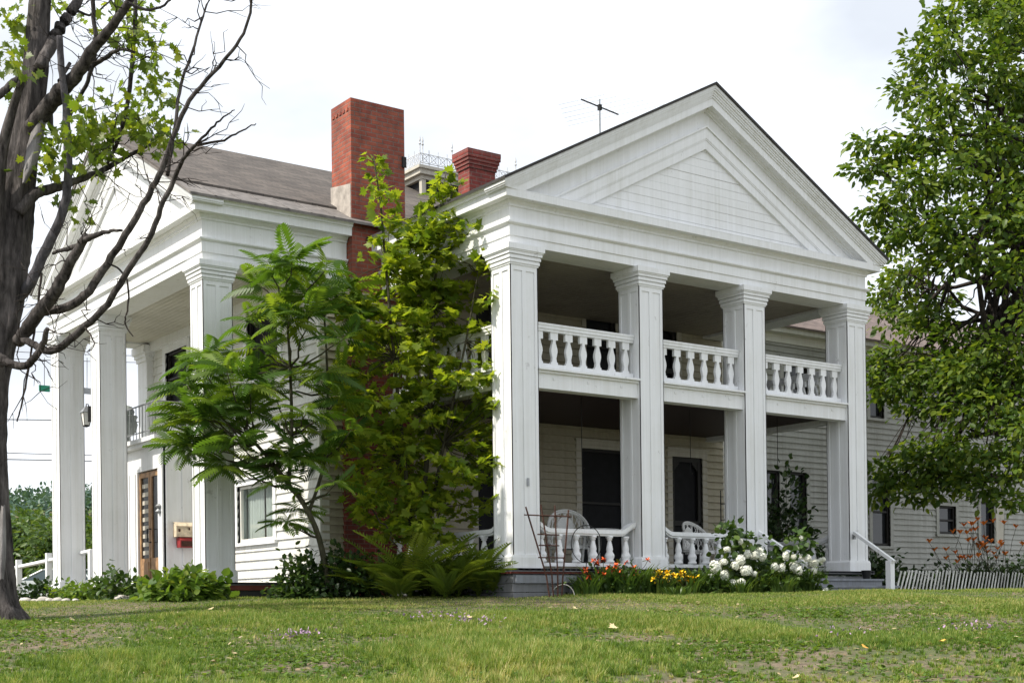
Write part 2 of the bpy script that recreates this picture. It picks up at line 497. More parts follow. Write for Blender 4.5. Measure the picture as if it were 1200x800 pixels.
# fast mesh of many copies of a small template
def scatter(name, mat, T, TF, pos, Rm, scale, var, parent=None):
    """T (k,3) template verts, TF faces, pos (N,3), Rm (N,3,3), scale (N,) or (N,3), var (N,) leaf colour 0..1"""
    T = np.asarray(T, float); N = len(pos); k = len(T)
    sc = np.asarray(scale, float)
    if sc.ndim == 1: sc = np.repeat(sc[:, None], 3, 1)
    V = np.einsum('nij,nkj->nki', Rm, T[None] * sc[:, None, :]) + np.asarray(pos)[:, None, :]
    V = V.reshape(-1, 3)
    lens = np.array([len(f) for f in TF]); flat = np.concatenate([np.array(f) for f in TF])
    loops = (flat[None, :] + (np.arange(N) * k)[:, None]).reshape(-1)
    tot = np.tile(lens, N); starts = np.concatenate(([0], np.cumsum(tot)[:-1]))
    me = bpy.data.meshes.new(name)
    me.vertices.add(len(V)); me.loops.add(len(loops)); me.polygons.add(len(tot))
    me.vertices.foreach_set('co', V.astype(np.float32).reshape(-1))
    me.loops.foreach_set('vertex_index', loops.astype(np.int32))
    me.polygons.foreach_set('loop_start', starts.astype(np.int32))
    me.polygons.foreach_set('loop_total', tot.astype(np.int32))
    me.update(calc_edges=True)
    at_ = me.attributes.new('leafvar', 'FLOAT', 'POINT')
    at_.data.foreach_set('value', np.repeat(np.clip(var, 0, 1), k).astype(np.float32))
    me.materials.append(MATS[mat])
    o = bpy.data.objects.new(name, me)
    COL.objects.link(o)
    if parent:
        o.parent = parent
        o.matrix_parent_inverse = parent.matrix_basis.inverted()
    return o

def unit(a):
    return a / (np.linalg.norm(a, axis=-1, keepdims=True) + 1e-9)

def frames(fwd, up):
    """rotation matrices with local y = fwd (leaf axis), local z close to up (leaf normal)"""
    y = unit(fwd); x = unit(np.cross(y, up)); z = np.cross(x, y)
    return np.stack((x, y, z), axis=-1)

OVAL = np.array([(0, 0, 0), (-.26, .30, .05), (-.21, .68, .05), (0, 1, -.06), (.21, .68, .05), (.26, .30, .05)])
OVAL_F = [(0, 3, 2, 1), (0, 5, 4, 3)]
_half = [(0, 0), (.14, .10), (.44, .02), (.36, .22), (.56, .46), (.30, .46), (.33, .66), (.15, .62), (0, 1.0)]
MAPLE = np.array([(x, y, 0.10 * abs(x)) for x, y in _half] + [(-x, y, 0.10 * abs(x)) for x, y in _half[1:-1]])
MAPLE_F = [tuple(range(9)), tuple([0, 8] + list(range(15, 8, -1)))]
def compound(n=11, l=0.30, w=0.052, droop=0.5, tip=True, angle=62, hang=0.42):
    """pinnate leaf of unit length along +y, arching down"""
    vs, fs = [], []
    def c(t): return np.array((0, t * (1 - 0.12 * droop * t), 0.16 * t - droop * 0.62 * t * t))
    m = 6
    for i in range(m):
        p = c(i / (m - 1) if i else 0.0)
        vs += [p + (-.006, 0, 0), p + (.006, 0, 0)]
    fs += [(2 * i, 2 * i + 1, 2 * i + 3, 2 * i + 2) for i in range(m - 1)]
    for i in range(n):
        t = 0.16 + 0.84 * i / (n - 1)
        ll = l * math.sin(math.pi * (0.22 + 0.66 * (i / (n - 1)))) ** 0.8
        a = math.radians(angle - 22 * i / (n - 1))
        for sg in (-1, 1):
            p = c(t); d = np.array((sg * math.sin(a), math.cos(a), -hang)); d /= np.linalg.norm(d)
            q = np.array((d[1] * 1.0, -d[0] * 1.0, 0.0)); q /= np.linalg.norm(q)
            o = len(vs)
            vs += [p, p + d * ll * .42 + q * w + (0, 0, .01), p + d * ll, p + d * ll * .42 - q * w + (0, 0, .01)]
            fs += [(o, o + 1, o + 2, o + 3)]
    return np.array(vs), fs
SUMAC, SUMAC_F = compound(11, 0.35, 0.041, 0.80, hang=.62)
FROND, FROND_F = compound(24, 0.16, 0.014, 0.95, angle=80, hang=.2)
def strap(n=5, w=0.045, arch=0.75):
    vs, fs = [], []
    for i in range(n):
        t = i / (n - 1)
        ww = w * (1 - t) ** 0.6 if i < n - 1 else 0.002
        y = arch * (t ** 1.7); z = t - 0.38 * arch * t ** 2.6
        vs += [(-ww, y, z), (ww, y, z)]
    fs = [(2 * i, 2 * i + 1, 2 * i + 3, 2 * i + 2) for i in range(n - 1)]
    return np.array(vs), fs
STRAP, STRAP_F = strap()
BLADE, BLADE_F = np.array([(-.5, 0, 0), (.5, 0, 0), (.36, .12, .55), (-.36, .12, .55), (0, .50, 1.0)]), [(0, 1, 2, 3), (3, 2, 4)]

def rotz(a):
    c, s = np.cos(a), np.sin(a); z = np.zeros_like(a); o = np.ones_like(a)
    return np.stack((np.stack((c, -s, z), -1), np.stack((s, c, z), -1), np.stack((z, z, o), -1)), -2)

def gz(x, y):
    """ground height: the bank rises from the street to the level house terrace"""
    Y = (np.asarray(x) - CAMX) * s_ + (np.asarray(y) - CAMY) * c_
    a = -1.53 + 0.0845 * Y
    b = 0.205 + 0.0 * Y
    k = 0.035
    base = -k * np.logaddexp(-a / k, -b / k)
    wob = 0.018 * np.sin(0.9 * x + 0.5 * y) * np.sin(0.7 * y - 0.35 * x + 1.0)
    return base + wob * (np.asarray(Y) < 21.5)

# ------------------------------------------------------------------ ground (setting)
def build_ground():
    def axis(lo, hi, step, far):
        a = list(np.arange(lo, hi + 1e-6, step)); d = step; p = hi; q = lo
        while p < far:
            d *= 1.5; p += d; q -= d; a.append(p); a.insert(0, q)
        return np.array(a)
    xs, ys = axis(-16, 14, 0.25, 900), axis(-16, 8, 0.25, 900)
    X, Yy = np.meshgrid(xs, ys, indexing='ij')
    Z = gz(X, Yy)
    V = np.stack((X, Yy, Z), -1).reshape(-1, 3)
    nx, ny = len(xs), len(ys)
    fs = [(i * ny + j, (i + 1) * ny + j, (i + 1) * ny + j + 1, i * ny + j + 1) for i in range(nx - 1) for j in range(ny - 1)]
    mb = MB(); mb.v = [tuple(v) for v in V]; mb.f = fs
    tag(mb.build('lawn', 'lawn_soil', smooth=True), kind='structure')
build_ground()

# ------------------------------------------------------------------ the house
house = thing('house', 'large white clapboard house with two pillared porticos and triangular pediments', 'house', (4.0, 5.0, 0.2))
def wallM(axis, pos):
    """local (along, outward, up) -> world, for a wall facing -y ('y') or -x ('x')"""
    if axis == 'y': return Matrix(((1, 0, 0, 0), (0, -1, 0, pos), (0, 0, 1, 0), (0, 0, 0, 1)))
    return Matrix(((0, -1, 0, pos), (1, 0, 0, 0), (0, 0, 1, 0), (0, 0, 0, 1)))

C2, C3, C4, CW = 2.5275, 4.8825, 7.5, 0.508
W_R = C4 + CW
YW = 3.75                      # plane of the main front wall
XW = -1.2                      # plane of the left portico's back wall
XL, YL0, YL1 = -3.175, 3.892, 11.529
SLOPE = 0.5325

def siding(name, M, u0, u1, z0, z1, holes, mat, row=0.118, lip=0.036, parent=None):
    mb = MB(M)
    cuts = sorted(set([z0, z1] + [z for h in holes for z in (h[2], h[3]) if z0 < z < z1]))
    z = z0
    r = random.Random(int(abs(u0) * 100 + z1 * 10))
    while z < z1 - 1e-4:
        zt = min(z + row, z1)
        bands = [z] + [q for q in cuts if z + 1e-4 < q < zt - 1e-4] + [zt]
        jig = r.uniform(-0.002, 0.002)
        for a, b in zip(bands[:-1], bands[1:]):
            iv = [(u0, u1)]
            for h in holes:
                if h[2] < b - 1e-4 and h[3] > a + 1e-4:
                    nv = []
                    for p, q in iv:
                        if h[1] <= p or h[0] >= q: nv.append((p, q)); continue
                        if h[0] > p: nv.append((p, h[0]))
                        if h[1] < q: nv.append((h[1], q))
                    iv = nv
            na = lip + jig - (lip - 0.006) * (a - z) / row; nb = lip + jig - (lip - 0.006) * (b - z) / row
            for p, q in iv:
                mb.add([(p, -0.02, a), (q, -0.02, a), (q, na, a), (p, na, a), (p, -0.02, b), (q, -0.02, b), (q, nb, b), (p, nb, b)],
                       [(3, 2, 6, 7), (0, 1, 2, 3), (0, 3, 7, 4), (1, 5, 6, 2), (0, 4, 5, 1)])
        z = zt
    return mb.build(name, mat, parent or house)

def window(M, u0, u1, z0, z1, trim=0.13, head=0.14, mat='trim_paint', sash='screen_frame', pane='window_glass', rails=(0.5,), bars=0, name='window', sill=True, curtain=False, cap=True):
    mb = MB(M)
    mb.box(u0 - trim, -0.03, z0, u0, 0.045, z1).box(u1, -0.03, z0, u1 + trim, 0.045, z1)
    mb.box(u0 - trim, -0.03, z1, u1 + trim, 0.05, z1 + head)
    if cap: mb.box(u0 - trim - .03, -0.03, z1 + head, u1 + trim + .03, 0.085, z1 + head + .035)
    if sill: mb.box(u0 - trim - .03, -0.03, z0 - .06, u1 + trim + .03, 0.085, z0)
    # reveals
    mb.box(u0 - .012, -0.16, z0, u0, -0.03, z1).box(u1, -0.16, z0, u1 + .012, -0.03, z1).box(u0, -0.16, z1, u1, -0.03, z1 + .012)
    w = mb.build(name, mat, house)
    if sash:
        s = MB(M); t = 0.05
        s.box(u0, -.07, z0, u0 + t, -.02, z1).box(u1 - t, -.07, z0, u1, -.02, z1).box(u0 + t, -.07, z1 - t, u1 - t, -.02, z1).box(u0 + t, -.07, z0, u1 - t, -.02, z0 + t * 1.4)
        for k in rails: s.box(u0 + t, -.075, z0 + (z1 - z0) * k - .022, u1 - t, -.015, z0 + (z1 - z0) * k + .022)
        for k in range(bars):
            uu = u0 + (u1 - u0) * (k + 1) / (bars + 1); s.box(uu - .013, -.065, z0 + t * 1.4, uu + .013, -.03, z1 - t)
        s.build('sash', sash, w)
    MB(M).box(u0, -.10, z0, u1, -.085, z1).build('pane', pane, w)
    if curtain:
        cm = MB(M); n = 60
        for half in ((u0 + .02, u0 + (u1 - u0) * .47), (u0 + (u1 - u0) * .53, u1 - .02)):
            vs = []
            for i in range(n):
                uu = half[0] + (half[1] - half[0]) * i / (n - 1)
                nn = -.19 + .03 * math.sin(i * 1.05) + .012 * math.sin(i * 2.3 + 1)
                vs += [(uu, nn, z0), (uu, nn, z1)]
            cm.add(vs, [(2 * i, 2 * i + 2, 2 * i + 3, 2 * i + 1) for i in range(n - 1)])
        cm.build('curtain', 'curtain_cloth', w, smooth=True)
        MB(M).box(u0 - .3, -.8, z0 - .2, u1 + .3, -.78, z1 + .2).build('room_backdrop', 'dark_screen', w)
    return w

MY, MX = wallM('y', YW), wallM('x', XW)

# --- main front wall behind the right portico
FL = 0.60                                           # right porch floor
HF = [(1.93, 3.0, .74, 3.02), (4.31, 5.42, .74, 3.02), (6.62, 7.44, .62, 2.99),
      (1.93, 2.85, 4.25, 5.69), (4.46, 5.19, 4.25, 5.69), (6.0, 6.78, 3.64, 5.67)]
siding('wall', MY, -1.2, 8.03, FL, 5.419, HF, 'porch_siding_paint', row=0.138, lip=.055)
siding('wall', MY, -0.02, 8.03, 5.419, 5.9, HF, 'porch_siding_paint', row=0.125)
for h in (HF[0], HF[1]):
    window(MY, *h, rails=(0.55,), pane='dark_screen', mat='tan_paint')
for h in (HF[3], HF[4]):
    window(MY, *h, rails=(0.5,), pane='window_glass', mat='tan_paint', trim=.10, head=.10)
def screen_door(M, u0, u1, z0, z1, mat='tan_paint'):
    mb = MB(M)
    mb.box(u0 - .13, -.03, z0, u0, .045, z1).box(u1, -.03, z0, u1 + .13, .045, z1).box(u0 - .13, -.03, z1, u1 + .13, .05, z1 + .14)
    mb.box(u0 - .16, -.03, z1 + .14, u1 + .16, .085, z1 + .175)
    d = mb.build('door', mat, house)
    f = MB(M); t = .09
    f.box(u0, -.05, z0, u0 + t, .0, z1).box(u1 - t, -.05, z0, u1, .0, z1).box(u0 + t, -.05, z1 - t, u1 - t, 0, z1).box(u0 + t, -.05, z0, u1 - t, 0, z0 + .22).box(u0 + t, -.05, z0 + 1.0, u1 - t, 0, z0 + 1.1)
    # scroll-cut brackets in the corners
    for sx in (0, 1):
        for k in range(4):
            uu = (u0 + t + k * .035) if sx == 0 else (u1 - t - k * .035 - .035)
            f.box(uu, -.045, z1 - t - .16 + k * .035, uu + .035, -.01, z1 - t)
    f.build('screen_frame', 'screen_frame', d)
    MB(M).box(u0 + .02, -.09, z0 + .02, u1 - .02, -.07, z1 - .02).build('screen', 'dark_screen', d)
    MB(M).tube([(u1 - .045, .0, z0 + 1.05), (u1 - .045, .05, z0 + 1.05)], .022, 10).build('handle', 'black_metal', d)
screen_door(MY, *HF[2]); screen_door(MY, *HF[5])
# right-hand corner board, shaded plain panel left of the chimney
MB(MY).box(8.03, -.05, FL, 8.16, .035, 6.0).build('corner_board', 'trim_paint', house)
MB(MY).box(-1.235, -.04, .45, -1.06, .04, 5.56).build('corner_board', 'trim_paint', house)
MB().box(-1.18, YW + .06, .2, 8.1, 11.4, FL).box(8.06, YW + .06, .2, 8.12, 11.4, 6.2).box(-1.2, 11.38, .2, 8.12, 11.5, 6.2).build('rear_wall', 'siding_paint', house)
# --- left portico back wall
ZL = 0.45
HL = [(5.45, 6.93, 1.26, 2.30), (5.2, 6.45, 4.15, 5.35), (9.2, 10.30, 4.2, 5.28)]
siding('wall', MX, YW + .04, 11.40, ZL, 5.56, HL, 'siding_paint', row=0.16)
window(MX, *HL[0], mat='white_paint', sash='trim_paint', pane='clear_glass', rails=(), bars=0, curtain=True, trim=.11, head=.10)
window(MX, *HL[1], mat='white_paint', trim=.14, head=.12, pane='dark_screen')
window(MX, *HL[2], mat='white_paint', trim=.14, head=.12, pane='dark_screen')

# --- columns
def panelled_column(x, y, zb, zt, base=0.2, w=CW):
    """square pillar: two sunk panels on every face, stepped capital, plinth"""
    col = MB().box(x + .014, y + .014, zb, x + w - .014, y + w - .014, zt - .28)
    z0, z1 = zb + base, zt - .30
    def strips(M):
        for a, b in ((0.0, .062), (w / 2 - .035, w / 2 + .035), (w - .062, w)):
            e0 = .0 if a == 0.0 else a
            col.M = M; col.box(e0, -.012, z0, b, 0.0, z1)
        col.box(.062, -.012, z1 - .075, w / 2 - .035, 0.0, z1).box(w / 2 + .035, -.012, z1 - .075, w - .062, 0, z1)
    strips(Matrix(((1, 0, 0, x), (0, -1, 0, y), (0, 0, 1, 0), (0, 0, 0, 1))))
    strips(Matrix(((1, 0, 0, x), (0, 1, 0, y + w), (0, 0, 1, 0), (0, 0, 0, 1))))
    strips(Matrix(((0, -1, 0, x), (1, 0, 0, y), (0, 0, 1, 0), (0, 0, 0, 1))))
    strips(Matrix(((0, 1, 0, x + w), (1, 0, 0, y), (0, 0, 1, 0), (0, 0, 0, 1))))
    col.M = None
    c = col.build('column', 'white_paint', house)
    cp = MB()
    for a, b, o in ((.30, .272, .012), (.272, .225, .026), (.225, .212, .012), (.212, .165, .040), (.165, .150, .026), (.150, .105, .056), (.105, .085, .070), (.085, .0, .085)):
        cp.box(x - o, y - o, zt - a, x + w + o, y + w + o, zt - b - .0005)
    cp.build('capital', 'white_paint', c)
    p = .028
    MB().box(x - p, y - p, zb - .005, x + w + p, y + w + p, zb + base - .03).prism([(x - p, zb + base - .03), (x + w + p, zb + base - .03), (x + w + .004, zb + base + .004), (x - .004, zb + base + .004)], 'y', y - p + .01, y + w + p - .01).build('plinth', 'white_paint', c)
    return c
for cx in (0, C2, C3, C4): panelled_column(cx, 0, FL, 5.419)
for cy, zb in ((YL0, .47), (YL0 + 4.746, .47), (YL0 + 7.129, .47)): panelled_column(XL, cy, zb, 5.56)
# far corner pilaster of the left portico's wall
c = MB().box(XW - .16, 11.0, ZL, XW, 11.5, 5.3).build('pilaster', 'white_paint', house)
MB().box(XW - .19, 10.97, 5.24, XW, 11.53, 5.32).box(XW - .22, 10.94, 5.32, XW, 11.56, 5.40).box(XW - .26, 10.9, 5.40, XW, 11.6, 5.55).build('capital', 'white_paint', c)

# --- entablatures
def entab(zc, zm, zt, zf, zfa):
    return [(-.50, zc), (0, zc), (0, zm), (.018, zm + .001), (.018, zt), (.045, zt + .012), (.065, zt + .03), (.065, zt + .055), (.030, zt + .06), (.004, zt + .075),
            (.004, zf - .09), (.030, zf - .08), (.030, zf - .05), (.065, zf - .02), (.075, zf), (.195, zf), (.195, zfa), (-.50, zfa)]
ER = (5.419, 5.546, 5.700, 6.059, 6.168)
EL = (5.560, 5.690, 5.860, 6.286, 6.400)
MB().sweep(entab(*ER), [(0, YW), (0, 0), (W_R, 0), (W_R, YW)]).build('entablature', 'white_paint', house)
MB().sweep(entab(*EL), [(-.9, YL1), (XL, YL1), (XL, YL0), (-.585, YL0)]).build('entablature', 'white_paint', house)
def crown(z):
    return [(0, z), (.20, z), (.205, z + .022), (.232, z + .03), (.240, z + .06), (.268, z + .085), (.28, z + .10), (.28, z + .125), (0, z + .125)]
m = MB().sweep(crown(ER[4] + .0005), [(0, YW), (0, -.205)]); m.sweep(crown(ER[4] + .0005), [(W_R, -.205), (W_R, YW)])
m.build('eave_crown', 'white_paint', house)
m = MB().sweep(crown(EL[4] + .0005), [(-.9, YL1), (XL - .205, YL1)]); m.sweep(crown(EL[4] + .0005), [(XL - .205, YL0), (-.585, YL0)])
m.build('eave_crown', 'white_paint', house)

def gable(M, W, zap, zb, mat='white_paint'):
    """raking cornice, frieze, raised inner frame and boarded tympanum; local u 0..W, outward n, up z"""
    uc = W / 2; oh = .28
    def chev(mb, d1, d2, n0, n1, xl):
        for sg in (-1, 1):
            zt = lambda x: zap - SLOPE * (uc - x) - d1
            zl = lambda x: zap - SLOPE * (uc - x) - d2
            P = []
            x1 = xl
            if zt(xl) < zb: x1 = uc - (zap - d1 - zb) / SLOPE
            P.append((x1, zt(x1)))
            P.append((uc, zt(uc))); P.append((uc, zl(uc)))
            if zl(xl) >= zb: P.append((xl, zl(xl)))
            else:
                xb = uc - (zap - d2 - zb) / SLOPE
                P.append((xb, zb))
                if zt(xl) > zb + 1e-6: P.append((xl, zb))
            if sg == 1: P = [(2 * uc - x, z) for x, z in P][::-1]
            mb.prism(P, 'y', n0, n1)
    rk = MB(M)
    for d1, d2, n in ((.0, .05, .283), (.0505, .082, .268), (.0825, .120, .245), (.1205, .150, .232), (.1505, .185, .212)):
        chev(rk, d1, d2, -.25, n, -n + .002)
    chev(rk, .1855, .316, -.25, .195, -.193)
    chev(rk, .3165, .345, -.25, .075, .0); chev(rk, .3455, .365, -.25, .045, .0)
    ped = MB(M)
    chev(ped, .366, .66, -.25, .004, .0)
    chev(ped, .605, .635, .0045, .075, .0); chev(ped, .6355, .665, .0045, .050, .0)
    chev(ped, .6655, .81, -.20, .052, .0); chev(ped, .8105, .835, -.20, .044, .0); chev(ped, .8355, .985, -.20, .034, .0)
    p = ped.build('pediment', mat, house)
    rk.build('raking_cornice', mat, p)
    # flush boards of the tympanum, one shallow step each
    ty = MB(M); z = zb; k = 0; r = random.Random(3)
    while z < zap - 1.0:
        z2 = min(z + .135, zap - .97)
        a = uc - (zap - .95 - z) / SLOPE; a2 = uc - (zap - .95 - z2) / SLOPE
        n1 = -.012 + r.uniform(-.003, .003)
        ty.add([(a, n1 + .003, z + .002), (2 * uc - a, n1 + .003, z + .004), (2 * uc - a2, n1, z2), (a2, n1, z2), (a, n1 - .03, z + .004), (2 * uc - a, n1 - .03, z + .004), (2 * uc - a2, n1 - .03, z2), (a2, n1 - .03, z2)],
               [(0, 1, 2, 3), (0, 4, 5, 1), (3, 2, 6, 7)])
        z = z2
    ty.build('tympanum', 'siding_paint' if False else mat, p)
    # weathered cap on the level cornice
    MB(M).prism([(-.19, zb + .001), (W + .19, zb + .001), (W + .19, zb + .012), (-.19, zb + .012)], 'y', -.0, .196).build('cornice_cap', mat, p)
ZAPR, ZAPL = 8.545, 8.665
gable(wallM('y', 0), W_R, ZAPR, ER[4])
ML = Matrix(((0, -1, 0, XL), (1, 0, 0, YL0), (0, 0, 1, 0), (0, 0, 0, 1)))
gable(ML, YL1 - YL0, ZAPL, EL[4])

# --- roofs
def roof_pair_y(name, xc, zr, half, y0, y1, mat, th=.045):
    mb = MB(); ze = zr - SLOPE * half
    for sg in (-1, 1):
        P = [(xc, zr), (xc + sg * half, ze), (xc + sg * half, ze - th), (xc, zr - th)]
        mb.prism(P, 'y', y0, y1)
    return mb.build(name, mat, house)
def roof_pair_x(name, yc, zr, half, x0, x1, mat, th=.045, lift=0.0, inner=0.0):
    mb = MB()
    for sg in (-1, 1):
        P = [(yc + sg * inner, zr - SLOPE * inner), (yc + sg * half, zr - SLOPE * half), (yc + sg * half, zr - SLOPE * half - th), (yc + sg * inner, zr - SLOPE * inner - th)]
        mb.prism(P, 'x', x0, x1)
    return mb.build(name, mat, house)
roof_pair_y('roof', W_R / 2, ZAPR + .046, W_R / 2 + .30, -.31, 7.6, 'shingle_y')
ycL = (YL0 + YL1) / 2; hL = (YL1 - YL0) / 2 + .30
roof_pair_x('roof', ycL, ZAPL + .046, hL, XL - .31, 8.35, 'slate_flashing')
# shingle field lies on the metal eave strip
sh = MB()
for sg in (-1, 1):
    z = lambda d: ZAPL + .085 - SLOPE * d
    sh.prism([(ycL, z(0)), (ycL + sg * (hL - .62), z(hL - .62)), (ycL + sg * (hL - .62), z(hL - .62) - .035), (ycL, z(0) - .035)], 'x', XL - .315, 8.3)
sh.build('roof_shingles', 'shingle_x', house)
# standing seams of the eave strip
for k in range(14):
    sm = MB()
    x = XL + .1 + k * .42
    if x > -.9: break
    d0, d1 = hL - .62, hL
    sm.add([(x, ycL - d0, ZAPL + .052 - SLOPE * d0), (x + .02, ycL - d0, ZAPL + .052 - SLOPE * d0), (x + .02, ycL - d1, ZAPL + .052 - SLOPE * d1), (x, ycL - d1, ZAPL + .052 - SLOPE * d1),
            (x, ycL - d0, ZAPL + .034 - SLOPE * d0), (x + .02, ycL - d0, ZAPL + .034 - SLOPE * d0), (x + .02, ycL - d1, ZAPL + .034 - SLOPE * d1), (x, ycL - d1, ZAPL + .034 - SLOPE * d1)],
           [(0, 1, 2, 3), (0, 4, 7, 3), (1, 5, 6, 2), (3, 2, 6, 7)])
    sm.build('roof_seam', 'slate_flashing', house)

# --- ceilings, beams, porch floors
def boards(mb, x0, y0, x1, y1, z, along, w=.09, gap=.008, th=.02):
    if along == 'x':
        y = y0
        while y < y1: mb.box(x0, y, z, x1, min(y + w - gap, y1), z + th); y += w
        mb.box(x0, y0, z + .012, x1, y1, z + th + .004)
    else:
        x = x0
        while x < x1: mb.box(x, y0, z, min(x + w - gap, x1), y1, z + th); x += w
        mb.box(x0, y0, z + .012, x1, y1, z + th + .004)
    return mb
boards(MB(), XL + .50, YL0 + .5, XW, YL1 - .5, 5.60, 'y', .11).build('ceiling', 'porch_ceiling_paint', house)
MB().box(XW - .12, YL0 + .02, 5.42, XW, 11.0, 5.60).build('wall_beam', 'white_paint', house)
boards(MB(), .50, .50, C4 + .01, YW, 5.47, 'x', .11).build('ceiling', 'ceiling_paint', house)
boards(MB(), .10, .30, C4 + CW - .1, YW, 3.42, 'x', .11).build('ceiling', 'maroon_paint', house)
# upper deck: boards, fascia beam and drip cap, between the columns
dk = MB()
gaps = [(CW, C2), (C2 + CW, C3), (C3 + CW, C4)]
for a, b in gaps:
    dk.box(a, .06, 3.332, b, .28, 3.565)
    dk.box(a, .02, 3.565, b, .32, 3.60); dk.box(a, -.03, 3.602, b, .34, 3.632)
    for k in range(3):                                  # bolt plates along the beam
        q = a + (b - a) * (k + .5) / 3; dk.box(q - .02, .05, 3.47, q + .02, .06, 3.51)
for x in (0, C4):
    y0, y1 = CW, YW
    dk.box(x + .06, y0, 3.332, x + .28, y1, 3.565).box(x + .02, y0, 3.565, x + .32, y1, 3.60).box(x - .03, y0, 3.602, x + .34, y1, 3.632)
dk.build('deck_beam', 'white_paint', house)
boards(MB(), .10, .345, C4 + .4, YW, 3.60, 'x', .10).build('deck_floor', 'gray_boards', house)
boards(MB(), -.10, -.10, W_R + .05, YW, FL - .045, 'y', .11, th=.045).build('porch_floor', 'gray_boards', house)
MB().box(-.06, -.07, FL - .075, C3 + .6, -.03, FL - .047).box(-.09, -.06, FL - .075, -.05, YW, FL - .047).build('floor_nosing', 'red_floor_edge', house)
fd = MB()
z = .12
rr = random.Random(5)
while z < FL - .08:
    zt = min(z + .13, FL - .076)
    segs = [(-.05, 1.1), (1.55, 8.0)] if z < .34 else [(-.05, 8.0)]
    for a, b in segs:
        o = rr.uniform(-.006, .006); fd.box(a, -.05 + o, z, b, -.01 + o, zt - .008)
    o = rr.uniform(-.006, .006); fd.box(-.05, -.01, z, -.01, YW, zt - .008); fd.box(7.96, -.01, z, 8.0, YW, zt - .008)
    z = zt
fd.build('foundation', 'gray_boards', house)
MB().box(.9, .06, .05, 1.8, .10, .5).build('crawl_space', 'dark_screen', house)
MB().box(-.02, -.088, .38, 1.12, -.052, .50).box(1.0, -.09, .15, 1.06, -.05, .5).build('loose_skirt_board', 'tread_paint', house)
# left portico floor
boards(MB(), XL - .10, YL0 - .12, XW, YL1 + .1, ZL - .02, 'x', .12, th=.04).build('porch_floor', 'gray_boards', house)
MB().box(XL - .08, YL0 - .10, ZL - .10, XW + .8, YL0 - .02, ZL - .022).build('floor_nosing', 'red_floor_edge', house)
MB().box(XL - .04, YL0 - .06, .1, XW + .8, YL0 - .02, ZL - .10).box(XL - .04, YL0 - .02, .1, XL, YL1, ZL - .03).build('foundation', 'dark_skirt', house)

# --- balustrades
def flat_baluster(mb, M, u, z0, z1, w=.155, th=.05):
    """sawn baluster: square head, vase body, flared foot"""
    h = z1 - z0; q = w / 2
    prof = [(.0, .86), (.06, .86), (.075, .60), (.14, .52), (.20, .46), (.28, .62), (.40, .80), (.50, .74), (.60, .52), (.70, .34), (.76, .32), (.765, .92), (1.0, .92)]
    P = [(u + q * r, z0 + h * t) for t, r in prof] + [(u - q * r, z0 + h * t) for t, r in prof[::-1]]
    mb.M = M; return mb.prism(P, 'y', -th / 2, th / 2)
def upper_rail(M, a, b, n, u_off=0.0, zb=3.66):
    rl = MB(M).box(a, -.035, zb, b, .035, zb + .075)
    r = rl.build('railing', 'white_paint', house)
    MB(M).box(a, -.055, 4.265, b, .055, 4.315).box(a, -.065, 4.3155, b, .065, 4.345).box(a, -.04, 4.225, b, .04, 4.2645).build('top_rail', 'white_paint', r)
    sp = (b - a) / n
    for k in range(n):
        flat_baluster(MB(), M, a + sp * (k + .5), zb + .075, 4.225).build('baluster', 'white_paint', r)
def MYr(y): return wallM('y', y)
def MXr(x): return wallM('x', x)
upper_rail(MYr(.19), CW, C2, 7); upper_rail(MYr(.19), C2 + CW, C3, 6); upper_rail(MYr(.19), C3 + CW, C4, 7)
upper_rail(MXr(.19), CW, YW, 11); upper_rail(MXr(C4 + .2), CW, YW, 11)

def turned(mb, M, u, z0, z1, R=.076):
    h = z1 - z0
    prof = [(.70, 0), (.98, .02), (1.0, .09), (.72, .13), (1.02, .24), (1.0, .32), (.62, .44), (.74, .52), (.66, .60), (.40, .80), (.36, .84), (.62, .87), (.50, .90), (.78, .94), (.80, 1.0)]
    mb.M = M; return mb.frustum(u, 0, [(R * r, z0 + h * t) for r, t in prof], 12)
def lower_rail(M, a, b, n, zb=FL + .045, right_up=True, left_up=True):
    r = MB(M).box(a, -.05, zb, b, .05, zb + .055).build('railing', 'white_paint', house)
    zt = 1.16
    P, Q = [], []
    N = 40
    L = b - a
    for i in range(N + 1):
        u = a + L * i / N
        e = 0
        du = .30
        if left_up and u - a < du: t = 1 - (u - a) / du; e = .13 * t * t * (3 - 2 * t)
        if right_up and b - u < du: t = 1 - (b - u) / du; e = .13 * t * t * (3 - 2 * t)
        P.append((u, zt + e)); Q.append((u, zt + e + .065))
    mb = MB(M)
    for i in range(N):
        mb.prism([P[i], P[i + 1], Q[i + 1], Q[i]], 'y', -.065, .065)
        c0, c1 = [(p[0], p[1] - .0305) for p in (P[i], P[i + 1])]
        mb.prism([c0, c1, (P[i + 1][0], P[i + 1][1] - .001), (P[i][0], P[i][1] - .001)], 'y', -.042, .042)
    mb.build('top_rail', 'white_paint', r)
    sp = L / n
    for k in range(n):
        u = a + sp * (k + .5)
        e = 0
        turned(MB(), M, u, zb + .055, zt - .03).build('baluster', 'white_paint', r, smooth=True)
lower_rail(MYr(.20), CW, C2, 6); lower_rail(MYr(.20), C2 + CW, C3, 6)
lower_rail(MXr(.20), CW, YW, 9, right_up=False); lower_rail(MXr(C4 + .2), CW, YW, 9)

